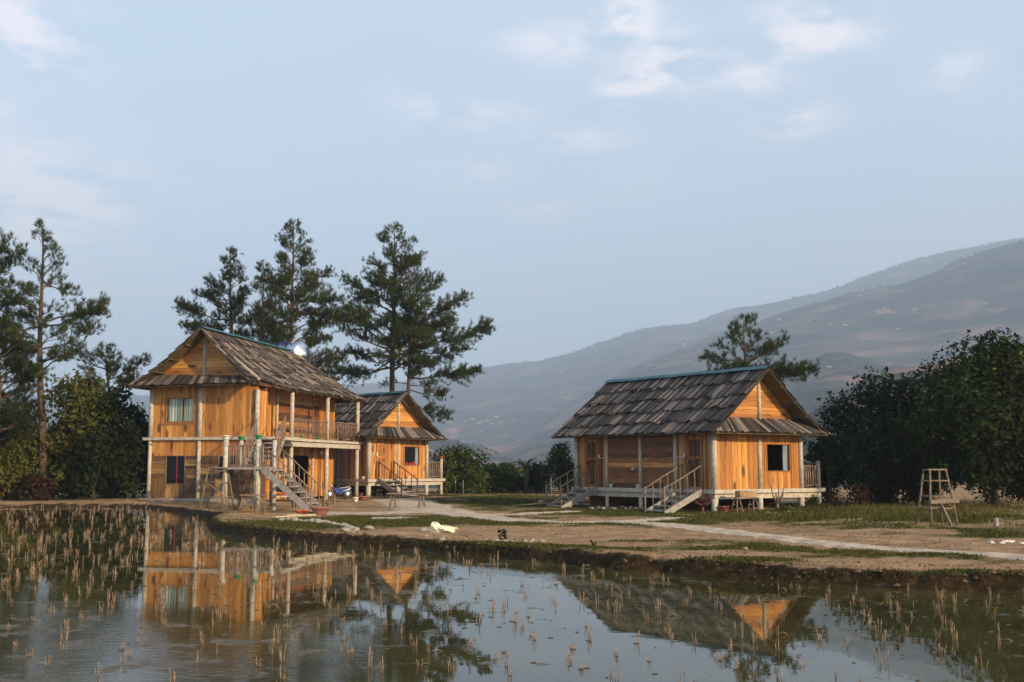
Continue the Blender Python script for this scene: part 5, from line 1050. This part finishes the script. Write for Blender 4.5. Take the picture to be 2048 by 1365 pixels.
# ================================================================ THINGS AROUND THE HOUSES
def G(px,py,z=0.):
    """ground point seen at a pixel (iterated on the terrain)"""
    for _ in range(9): x,y,_z=on_z(px,py,z); z=.5*z+.5*Hs(x,y)
    return x,y,z
def pole_stand(x,y,z,rz,h,wb,db,wt,label,levels,plate=False):
    """wooden stepladder-like stand: 4 splayed poles, rungs, diagonal"""
    e=empty('wooden_stand',(x,y,z),rz,label,'wooden stand'); r=random.Random(int(h*100)); top={}
    c=[(-1,-1),(1,-1),(1,1),(-1,1)]
    pt=lambda i,f: Vector((c[i][0]*(wb+(wt-wb)*f)/2,c[i][1]*(db+(wt*.6-db)*f)/2,h*f))
    for i in range(4):
        mb=MB(i); j=Vector((r.uniform(-.02,.02),r.uniform(-.02,.02),0)); mb.tube([pt(i,-.03),pt(i,.5)+j,pt(i,1)],[.034,.03,.026],7); mb.build('leg',M['stick_light'],e)
    for k,f in enumerate(levels):
        for a,b in ((0,1),(2,3),(0,3),(1,2)):
            if a==2 and k%2: continue
            mb=MB(k*5+a); d=(pt(b,f)-pt(a,f))*.06; mb.tube([pt(a,f)-d,pt(b,f)+d],.022,6); mb.build('rung',M['stick_light'],e)
    mb=MB(77); mb.tube([pt(0,levels[1]+.02)+Vector((0,-.03,0)),pt(1,levels[0]+.02)+Vector((0,-.03,0))] if len(levels)>1 else [pt(0,0),pt(1,1)],.02,6); mb.build('brace',M['stick'],e)
    mb=MB(78); mb.box((-wt/2-.05,-.14,h-.01),(wt/2+.06,-.01,h+.03)); mb.build('top_plank',M['stick_light'],e); mb=MB(79); mb.box((-wt/2-.03,.02,h-.012),(wt/2+.04,.13,h+.025)); mb.build('top_plank',M['stick_light'],e)
    return e,pt
x,y,z=G(434,1020); e,_=pole_stand(x,y,z,R(-8),1.62,1.12,.75,.62,'weathered wooden pole stand in front of the two-storey house by the landing',[.30,.66,.93])
x,y,z=G(1874,1050); e,pt=pole_stand(x,y,z,R(14),1.46,.78,.66,.48,'tall weathered wooden pole stand in the grass at the right',[.30,.52,.80])
mb=MB(3); mb.beam((-.45,-.42,.62),(.42,-.40,.64),.03,.10); mb.build('cross_board',M['stick_light'],e); mb=MB(4); mb.beam((-.10,-.30,.60),(.06,-.55,-.05),.11,.04,up=(1,0,0)); mb.build('leaning_board',M['stick_light'],e)
def trestle_table(x0,x1,y,z,h,label,mat='stick',rz=0,top=.04,dep=.35,name='trestle_table'):
    e=empty(name,((x0+x1)/2,y,z),rz,label,'table'); hw=(x1-x0)/2; mb=MB(1); mb.box((-hw,-dep/2,h-top),(hw,dep/2,h)); mb.build('tabletop',M[mat],e)
    for sx in (-1,1):
        mb=MB(sx+5)
        for sy in (-1,1):
            for q in (-1,1): mb.tube([(sx*hw*.72+q*.14,sy*dep*.62,-.03),(sx*hw*.72+q*.04,sy*dep*.25,h-top)],.024,6)
        mb.tube([(sx*hw*.72-.12,-dep*.5,h*.3),(sx*hw*.72+.12,-dep*.5,h*.3)],.018,5); mb.tube([(sx*hw*.72-.1,dep*.5,h*.5),(sx*hw*.72+.1,dep*.5,h*.5)],.018,5)
        mb.build('trestle',M['stick_light'],e)
    return e
def xz(px,py): return G(px,py)
a=G(776,1016); b=G(853,1016); trestle_table(a[0],b[0],(a[1]+b[1])/2,a[2],.62,'low rustic trestle table in front of the stairs of the smaller cabin',dep=.5)
trestle_table(-10.5,-9.5,42.65,Hs(-10,42.65),.72,'narrow rustic plank table leaning against the landing post',dep=.3)
# worktable and box below the gable of the larger cabin
a=G(1468,1023); b=G(1509,1021); a=(8.12,40.25,Hs(8.5,40.4)); b=(8.95,40.6,a[2]); e=trestle_table(a[0]-.05,b[0]+.05,40.42,a[2],.56,'pale wooden sawhorse table below the gable wall of the larger cabin','stick_light',dep=.4,name='sawhorse_table',rz=.3)
bx=empty('box',(8.56,40.43,a[2]+.562),.36,'brown cardboard box on the pale sawhorse table','box'); mb=MB(1); mb.box((-.34,-.17,0),(.34,.17,.22)); mb.build('body',M['card'],bx); mb=MB(2); mb.hexa([(-.345,-.175,.221),(0,-.175,.228),(0,.175,.228),(-.345,.175,.221),(-.345,-.175,.227),(0,-.175,.234),(0,.175,.234),(-.345,.175,.227)]); mb.build('flap',M['card'],bx)
# pots
def pot(px,py,r,h,mat,label,**k): x,y,z=G(px,py); small_pot('flower_pot',mat,x,y,z-.01,r,h,label,**k)
pot(640,1030,.33,.29,'terra','wide pinkish clay bowl at the foot of the outside stairs')
pot(1447,1025,.22,.24,'redpot','red clay pot under the near corner of the larger cabin')
pot(717,993,.25,.18,'terra','purplish clay bowl behind the white tub, upper of two')
pot(726,1000,.29,.19,'terra','wider purplish clay bowl in front, lower of two')
pot(711,1004,.13,.22,'white','small white tub standing in front of the clay bowls')
pot(597,1029,.13,.16,'orange','orange pot at the stairs, left of the dark red one')
pot(604,1029,.10,.14,'redpot','dark red little pot between the two orange ones')
pot(612,1029.5,.14,.17,'orange','orange pot at the stairs, between dark red and green pots')
pot(623,1030,.12,.12,'green_pl','small green bowl on the ground beside the orange pots')
for (lpos,mat,lb) in ((LP[0],'white','white pot on top of the left front landing post'),(LP[1],'green_pl','green pot on top of the right front landing post'),(LP[2],'green_pl','green pot on top of the left rear landing post')):
    small_pot('flower_pot',mat,lpos[0],lpos[1],2.70,.14,.17,lb)
def on_house(h,u,v,z,r,hh,mat,lb): x,y=h.wor(u,v); small_pot('flower_pot',mat,x,y,z,r,hh,lb)
for i,px in enumerate((1222,1276,1334)):
    v=HR.on_U(px,975,-.08)[1]; on_house(HR,-.08,v,.786,.085,.15,'white',['white pot on the floor edge of the larger cabin, by its left stairs','white pot on the floor edge of the larger cabin, at the middle post','white pot on the floor edge of the larger cabin, beside the right stairs'][i])
on_house(HM,HM.on_V(726,957,-.08)[0],-.08,.986,.09,.14,'white','white pot on the floor edge of the smaller cabin, left of its door')
on_house(HM,HM.on_V(816,957,-.08)[0],-.08,.986,.10,.13,'white','white pot on the floor edge below the window of the smaller cabin')
for i,v in enumerate((4.1,5.9,8.6,10.)): on_house(HL,5.5,v,2.95,.08,.13,'dark' if i>1 else 'green_pl',['small green pot on the balcony edge, nearest the stairs','small green pot on the balcony edge, left of the middle post','small dark pot on the balcony edge, right of the middle post','small dark pot at the far end of the balcony edge'][i])
x,y=HM.wor(4.14+1.17,.06); small_pot('flower_pot','orange',x,y,.99+1.1,.11,.14,'orange pot on the terrace corner post of the smaller cabin')
# planks on the lawn
def plank(px0,px1,py,dy,lb,th=.04,wd=.16,mat='straw'):
    a=G(px0,py); b=G(px1,py+dy); z=max(a[2],b[2])+.02; mb=MB(1); mb.beam((a[0],a[1],z+th/2),(b[0],b[1],z+th/2),wd,th); tag(mb.build('plank',M[mat]),lb,'plank')
M['newplank']=simple('fresh_plank',(.62,.50,.28),.6,nscale=5)
plank(548,628,1037,0,'long pale yellow plank lying on the lawn edge',mat='newplank'); plank(574,602,1032.5,0,'short broad plank behind the long yellow one',.05,.35,'newplank')
# stones
def stones():
    r=random.Random(6); protos=[]
    for i in range(6):
        mb=MB(i+90); n=9; b=[]
        for a in range(6):
            t=(a/5)*PI; b.append((max(.001,math.sin(t)*.5*(1+.2*r.uniform(-1,1))),-math.cos(t)*.36))
        mb.lathe(b,n=10,jit=.35); protos.append(mb.build('stone',M['stone']))
    used=[0]
    def put(x,y,z,s,lb,grp):
        i=used[0]; o=protos[i] if i<6 else protos[i%6].copy()
        if i>=6: COL.objects.link(o)
        used[0]+=1; o.location=(x,y,z+s*.18); o.scale=(s*r.uniform(.8,1.3),s*r.uniform(.8,1.2),s*r.uniform(.7,1)); o.rotation_euler=(r.uniform(-.2,.2),r.uniform(-.2,.2),r.uniform(0,6)); tag(o,lb,'stone',grp)
    pts=[(562,1042),(575,1042),(589,1042.5),(601,1044),(612,1045),(624,1046),(636,1047),(648,1047),(656,1048),(666,1050),(676,1052),(687,1053),(694,1056),(704,1058),(700,1061),(690,1064),(712,1062),(738,1060)]
    for p in pts: x,y,z=G(*p); put(x,y,z,r.uniform(.15,.26),'rounded pale stone of the row edging the lawn near the stairs','edging stones along the lawn')
    for i in range(34):
        px=r.choice([r.gauss(1060,28),r.uniform(980,1100),r.uniform(840,960),r.gauss(700,14)]); py=np.interp(px,[690,840,1100,1160],[1062,1077,1086,1092])+r.uniform(-3,5); x,y,z=G(px,py); put(x,y,z,r.uniform(.05,.15),'small pale stone scattered on top of the pond bank','pebbles on the pond bank')
    for px,py,s,lb in ((846,1062,.20,'brown round stone just left of the white sack'),(1082,1008,.35,'pale boulder lying among the bent pipes on the lawn'),(1490,1100,.10,'single small white stone on the bare soil')): x,y,z=G(px,py); put(x,y,z,s,lb,None)
    for i in range(16): px=r.uniform(1185,1300);x,y,z=G(px,1019+r.uniform(-2,2)); put(x,y+.6,z,r.uniform(.08,.2),'rubble stone lying under the floor edge of the larger cabin','rubble under the larger cabin')
    for i in range(9): px=r.uniform(1520,1590);x,y,z=G(px,1028+r.uniform(-2,2)); put(x,y,z,r.uniform(.08,.18),'flat stone round the foot of the bare cut shrub','stones round the bare shrub')
    for i in range(14): px=r.uniform(280,470);x,y,z=G(px,1004+r.uniform(-2,6)); put(x,y,z,r.uniform(.08,.2),'rough stone along the plinth of the two-storey house','stones along the house plinth')
stones()
def sack():
    x,y,z=G(884,1066); e=empty('sack',(x,y,z),.1,'crumpled white plastic sack with a yellowish side on the bare soil','sack'); e.scale=(.8,.8,.75); rs=np.random.RandomState(3)
    def lump(cx,cz,rx,ry,rz,mat,nm,seed,tip=0):
        rs=np.random.RandomState(seed); V=[];F=[]; n=22;m=12
        for j in range(m+1):
            for i in range(n):
                t=PI*j/m;a=2*PI*i/n; k=1+.16*math.sin(a*3+j)+.10*math.sin(a*7+j*2)+rs.uniform(-.07,.07); zz=-math.cos(t)*rz*k; V.append((cx+math.sin(t)*math.cos(a)*rx*k+tip*max(0,zz),math.sin(t)*math.sin(a)*ry*k,max(0,cz+zz)+(.15*max(0,zz)*abs(tip)*4)))
        for j in range(m):
            for i in range(n): F.append([j*n+i,j*n+(i+1)%n,(j+1)*n+(i+1)%n,(j+1)*n+i])
        np_mesh(nm,V,F,M[mat],e)
    lump(.08,.10,.36,.24,.12,'sack','body',3); lump(-.20,.12,.17,.18,.19,'sack','neck',4,-.15); lump(.12,.08,.30,.25,.12,'sacky','fold',6)
M['sacky']=simple('yellowish_sack',(.72,.66,.38),.7,nscale=6,col2=(.6,.5,.25)); sack()
# bare trees and dry bush
def bare(px,py,h,seed,label,spread,nb,mat='stick',name='bare_shrub',cut=True,D=None,fine=0):
    if D: x=(px-1024)/FPX*D; y=D; z=Hs(x,y)
    else: x,y,z=G(px,py)
    e=empty(name,(x,y,z),0,label,'bare shrub'); r=random.Random(seed); mb=MB(seed); tw=MB(seed+1)
    mb.tube([(0,0,-.05),(.03,0,h*.2),(0,.02,h*.36)],[.07,.055,.05],8)
    for i in range(nb):
        a=r.uniform(0,6.28); l=spread*r.uniform(.6,1); p0=Vector((0,0,h*r.uniform(.15,.36))); p2=Vector((math.cos(a)*l,math.sin(a)*l*.7,h*r.uniform(.6,1))); p1=(p0+p2)/2+Vector((math.cos(a)*l*.15,0,-.06)); mb.tube([p0,p1,p2],[.038,.028,.018 if cut else .008],6)
        for j in range(fine):
            q=p0.lerp(p2,r.uniform(.3,1)); d=Vector((r.gauss(0,.25),r.gauss(0,.2),r.uniform(-.05,.35))); tw.tube([q,q+d*.5+Vector((0,0,.03)),q+d],[.006,.004,.002],3)
    mb.build('trunk',M[mat],e)
    if fine: tw.build('twigs',M[mat],e)
    return e
bare(1554,1024,1.05,4,'pale bare shrub with cut-back limbs below the cabin window',.48,6,'stick_light')
bare(478,1018,1.9,5,'dry twiggy bush beside the landing of the two-storey house',.75,11,'stick',cut=False,fine=26)
bare(1404,1024,.75,6,'dry reddish plant drooping beside the right-hand cabin stairs',.55,8,'redstick',cut=False,fine=10)
bare(668,1008,.5,8,'thin dry stalks sticking up behind the clay bowl',.2,5,'stick',cut=False,fine=4)
# straw heap
rs=np.random.RandomState(5); x,y,z=G(497,1030); mb=MB(8); 
for i in range(160): a=rs.uniform(0,6.28); q=abs(rs.normal(0,.28)); l=rs.uniform(.08,.25); p=Vector((math.cos(a)*q*1.3,math.sin(a)*q,.02+max(0,.22-q*.5)*rs.rand())); d=Vector((rs.normal(),rs.normal(),rs.normal()*.3)).normalized()*l; mb.tube([p,p+d],.008,3)
o=mb.build('straw_heap',M['straw']); o.location=(x,y,z); tag(o,'small heap of orange straw at the foot of the dry bush','straw heap')
# thin poles by the bushes
for px,py,hh,lb in ((911,988,.75,'thin pale pole by the lawn edge, left one of two'),(926,988,.75,'thin pale pole by the lawn edge, right one of two'),(1102,994,.95,'thin dark-tinted pole in front of the bush near the larger cabin')):
    x,y,z=G(px,py); mb=MB(3); mb.tube([(0,0,-.1),(.01,0,hh*.5),(0,0,hh)],.022,6); mb.lathe([(.03,hh),(.03,hh+.02),(0,hh+.025)],n=6); o=mb.build('pole',M['cement_grey']); o.location=(x,y,z); tag(o,lb,'pole')
# bent pipe frame on the lawn
x,y,z=G(1078,1014); e=empty('pipe_frame',(x,y,z),0,'low bent metal pipe frame lying on the lawn left of the larger cabin','frame'); mb=MB(1); mb.tube([(-1.1,.1,.03),(-1.05,-.3,.06),(-.2,-.35,.12),(1.2,-.25,.2)],.02,6); mb.build('long_pipe',M['stick_light'],e); mb=MB(2); mb.tube([(-1.1,.1,.03),(-.3,.2,.10),(.9,.3,.28),(1.2,-.25,.2)],.02,6); mb.build('side_pipe',M['stick_light'],e)
# motorbike with blue fairing
def bike():
    D=56.8; x=(681-1024)/FPX*D; z=Hs(x,D); e=empty('motorbike',(x,D,z),R(28),'parked motorbike with blue bodywork between the two left houses','motorbike')
    for cx in (-.6,.6):
        mb=MB(1); mb.lathe([(.2,-.04),(.27,-.05),(.30,-.02),(.30,.02),(.27,.05),(.2,.04),(.2,-.04)],(cx,0,.30),20,axis='y'); wv=mb.build('wheel',M['black'],e); mb=MB(2); mb.lathe([(0,-.03),(.05,-.05),(.19,-.012),(.2,.012),(.05,.05),(0,.03)],(cx,0,.30),14,axis='y'); mb.build('rim',M['steel'],wv)
    mb=MB(3); mb.hexa([(-.15,-.1,.35),(.35,-.1,.35),(.35,.1,.35),(-.15,.1,.35),(-.5,-.1,.78),(.15,-.13,.62),(.15,.13,.62),(-.5,.1,.78)]); mb.hexa([(.1,-.12,.45),(.75,-.08,.62),(.75,.08,.62),(.1,.12,.45),(.15,-.12,.62),(.8,-.06,.72),(.8,.06,.72),(.15,.12,.62)]); mb.build('fairing',M['blue'],e)
    mb=MB(4); mb.hexa([(.0,-.12,.66),(.75,-.1,.74),(.75,.1,.74),(0,.12,.66),(.05,-.11,.74),(.7,-.09,.82),(.7,.09,.82),(.05,.11,.74)]); mb.build('seat',M['black'],e)
    mb=MB(5); mb.tube([(-.6,0,.3),(-.45,0,.7),(-.38,0,.98)],.03,7); mb.tube([(-.36,-.33,1.02),(-.40,0,.96),(-.36,.33,1.02)],.018,6); mb.build('handlebar',M['black'],e)
    mb=MB(6); mb.lathe([(0,-.06),(.07,-.05),(.09,.0),(.07,.05),(0,.06)],(-.52,0,.85),12,axis='x'); mb.build('headlight',M['white'],e)
    mb=MB(7); mb.tube([(.1,.16,.3),(.8,.18,.36)],.04,8); mb.build('exhaust',M['steel'],e)
bike()
# low orange cabinet, bench with orange cloth, red shelf
a=G(667,995); e=empty('cabinet',(a[0],a[1]+3.2,Hs(a[0],a[1]+3.2)),-.26,'low orange wooden cabinet behind the middle balcony post','cabinet'); mb=MB(1); mb.box((-.35,-.2,.05),(.35,.2,.5)); mb.build('body',M['pine_x'],e); mb=MB(2); mb.box((-.42,-.24,.502),(.42,.24,.54)); mb.build('top',M['stick_light'],e)
x,y,z=G(571,1020); y+=1.5; x=(571-1024)/FPX*y; e=empty('bench',(x,y,Hs(x,y)),-.15,'dark metal bench under the outside stairs with orange cloth on it','bench'); mb=MB(1)
mb.box((-.5,-.22,.42),(.5,.22,.47)); mb.build('seat',M['white'],e)
for sx in (-.48,.48):
    mb=MB(2); mb.beam((sx,-.2,0),(sx,-.2,.72),.05,.05); mb.beam((sx,.2,0),(sx,.2,.95),.05,.05); mb.beam((sx,-.2,.7),(sx,.2,.72),.05,.04); mb.build('side_frame',M['black'],e)
mb=MB(3); mb.box((-.46,.18,.62),(.46,.21,.92)); mb.build('backrest',M['black'],e)
mb=MB(4); r=mb.r; g2=[[(-.42+.7*i/9,-.18+.34*j/5,.475+.05+.06*math.sin(i*1.7+j)+.05*math.cos(j*2+i*.6)) for i in range(10)] for j in range(6)]
for j in range(5):
    for i in range(9): mb.quad(g2[j][i],g2[j][i+1],g2[j+1][i+1],g2[j+1][i])
o=mb.build('cloth',M['orange']); o.location=(x,y,Hs(x,y)); tag(o,'crumpled orange cloth on the dark metal bench','cloth')
u,v,_=HL.on_U(565,985,4.6); 
X_,Y_=HL.wor(5.0,1.9); e=empty('shelf',(X_,Y_,.1),HL.a+PI/2,'rough open timber shelf against the ground-floor wall behind the stairs','shelf'); 
for i,zz in enumerate((.45,.95,1.35)): mb=MB(i); mb.box((-.85,-.2,zz),(.85,.2,zz+.04)); mb.build('board',M['redstick' if i else 'pine_x'],e)
for sx in (-.82,.82):
    for sy in (-.17,.17): mb=MB(7); mb.box((sx-.03,sy-.03,0),(sx+.03,sy+.03,1.5)); mb.build('upright',M['pine_z'],e)
# firewood and sack under the smaller cabin
r=random.Random(8); a=HM.wor(1.1,.9)
for i in range(12):
    mb=MB(i); l=r.uniform(.3,.5); mb.tube([(-l,0,0),(l,0,0)],r.uniform(.04,.07),8); o=mb.build('log',M['barkd']); k=i%4; o.location=(a[0]-.3+k*.16,a[1]+r.uniform(-.1,.1),Hs(*a)+.07+.12*(i//4)); o.rotation_euler=(0,r.uniform(-.1,.1),HM.a+PI/2+r.uniform(-.3,.3)); tag(o,'short log of the firewood pile under the smaller cabin','log','firewood under the smaller cabin')
b=HM.wor(2.7,.4); mb=MB(5); mb.lathe([(.001,-.05),(.42,.0),(.5,.2),(.38,.42),(.2,.55),(.001,.6)],n=14,jit=.15); o=mb.build('boulder',M['stone']); o.location=(b[0],b[1],Hs(*b)); tag(o,'grey boulder under the smaller cabin beside its stairs','boulder')
# small cement block in the grass at the right
x,y,z=G(1993,1052); e=empty('cement_block',(x,y,z),.2,'small grey cement block with pegs in the grass at the right','block'); mb=MB(1); mb.box((-.05,-.05,-.02),(.05,.05,.2)); mb.build('block',M['cement_grey'],e)
for dx in (-.2,.16): mb=MB(2); mb.tube([(dx,0,-.02),(dx,0,.16)],.014,5); mb.build('peg',M['cement_grey'],e)
# puddle-like shiny plastic scraps at the right edge
r=random.Random(2)
for i in range(10):
    x,y,z=G(r.uniform(1980,2046),1086+r.uniform(-3,3)); mb=MB(i); mb.hexa([(-.06,-.03,0),(.06,-.04,0),(.05,.04,0),(-.05,.03,0),(-.05,-.02,.02),(.04,-.03,.03),(.05,.03,.015),(-.04,.03,.03)]); o=mb.build('plastic_scrap',M['white']); o.location=(x,y,z+.01); o.rotation_euler=(0,0,r.uniform(0,6)); tag(o,'bit of white plastic scrap on the bare soil near the right edge','scrap','plastic scraps on the soil')
bpy.data.objects['motorbike'].scale=(.8,.8,.8)
# more leafage round the feet of the right-hand trees
for i,(px,py,w_,h_,mt,lb) in enumerate([(1835,1006,2.4,1.5,'leaf_dark','low dark bush left of the trunk of the big lit tree'),(2035,1010,1.8,1.6,'leaf_dark','dark bush at the very right edge below the cut-off tree'),(1745,1008,2.2,1.6,'leaf_dark','black-looking bush at the foot of the shaded tree')]):
    x,y=place_px(px,py,.08); y+=1.5; x*=y/(y-1.5); leafy('bush',lb,'bush',x,y,w_,h_,Hs(x,y),140+i,.11,mt,dens=240,low=0,nb=10,trunk=False)
# clods and gravel on the bare soil and the bank
def clods():
    rs=np.random.RandomState(31); n=26000; a=np.radians(rs.uniform(-24,26,n)); r=np.exp(rs.uniform(math.log(13.5),math.log(52),n)); x=r*np.sin(a);y=r*np.cos(a); s=sdist(x,y); k=s>.0; x,y,s,r=x[k],y[k],s[k],r[k]; z=H(x,y,s); g=masks(x,y,z)
    k=rs.rand(len(x))<np.clip(.22*(1-g)*(fbm(x*.9,y*.9,12)>.45)+.4*np.exp(-((s-.12)/.14)**2),0,1); x,y,z,s=x[k],y[k],z[k],s[k]; n=len(x)
    sz=rs.uniform(.008,.035,n)*np.where(s<.4,1.8,1); o=np.array([[1,0,0],[0,1,0],[-1,0,0],[0,-1,0],[0,0,.8]]); V=np.stack([x,y,z],-1)[:,None,:]+o[None]*sz[:,None,None]*rs.uniform(.6,1.3,(n,5,1)); F=np.array([[0,1,4],[1,2,4],[2,3,4],[3,0,4]]); F=(np.arange(n)[:,None,None]*5+F[None]).reshape(-1,3)
    tag(np_mesh('soil_clods',V.reshape(-1,3),F,M['clod'],pc=np.repeat(rs.rand(n),4)),'loose clods and grit on the bare soil and along the pond bank','soil clods',kind='stuff')
M['clod']=leafmat('clods',(.03,.018,.010),(.17,.11,.06),None,0)
clods()
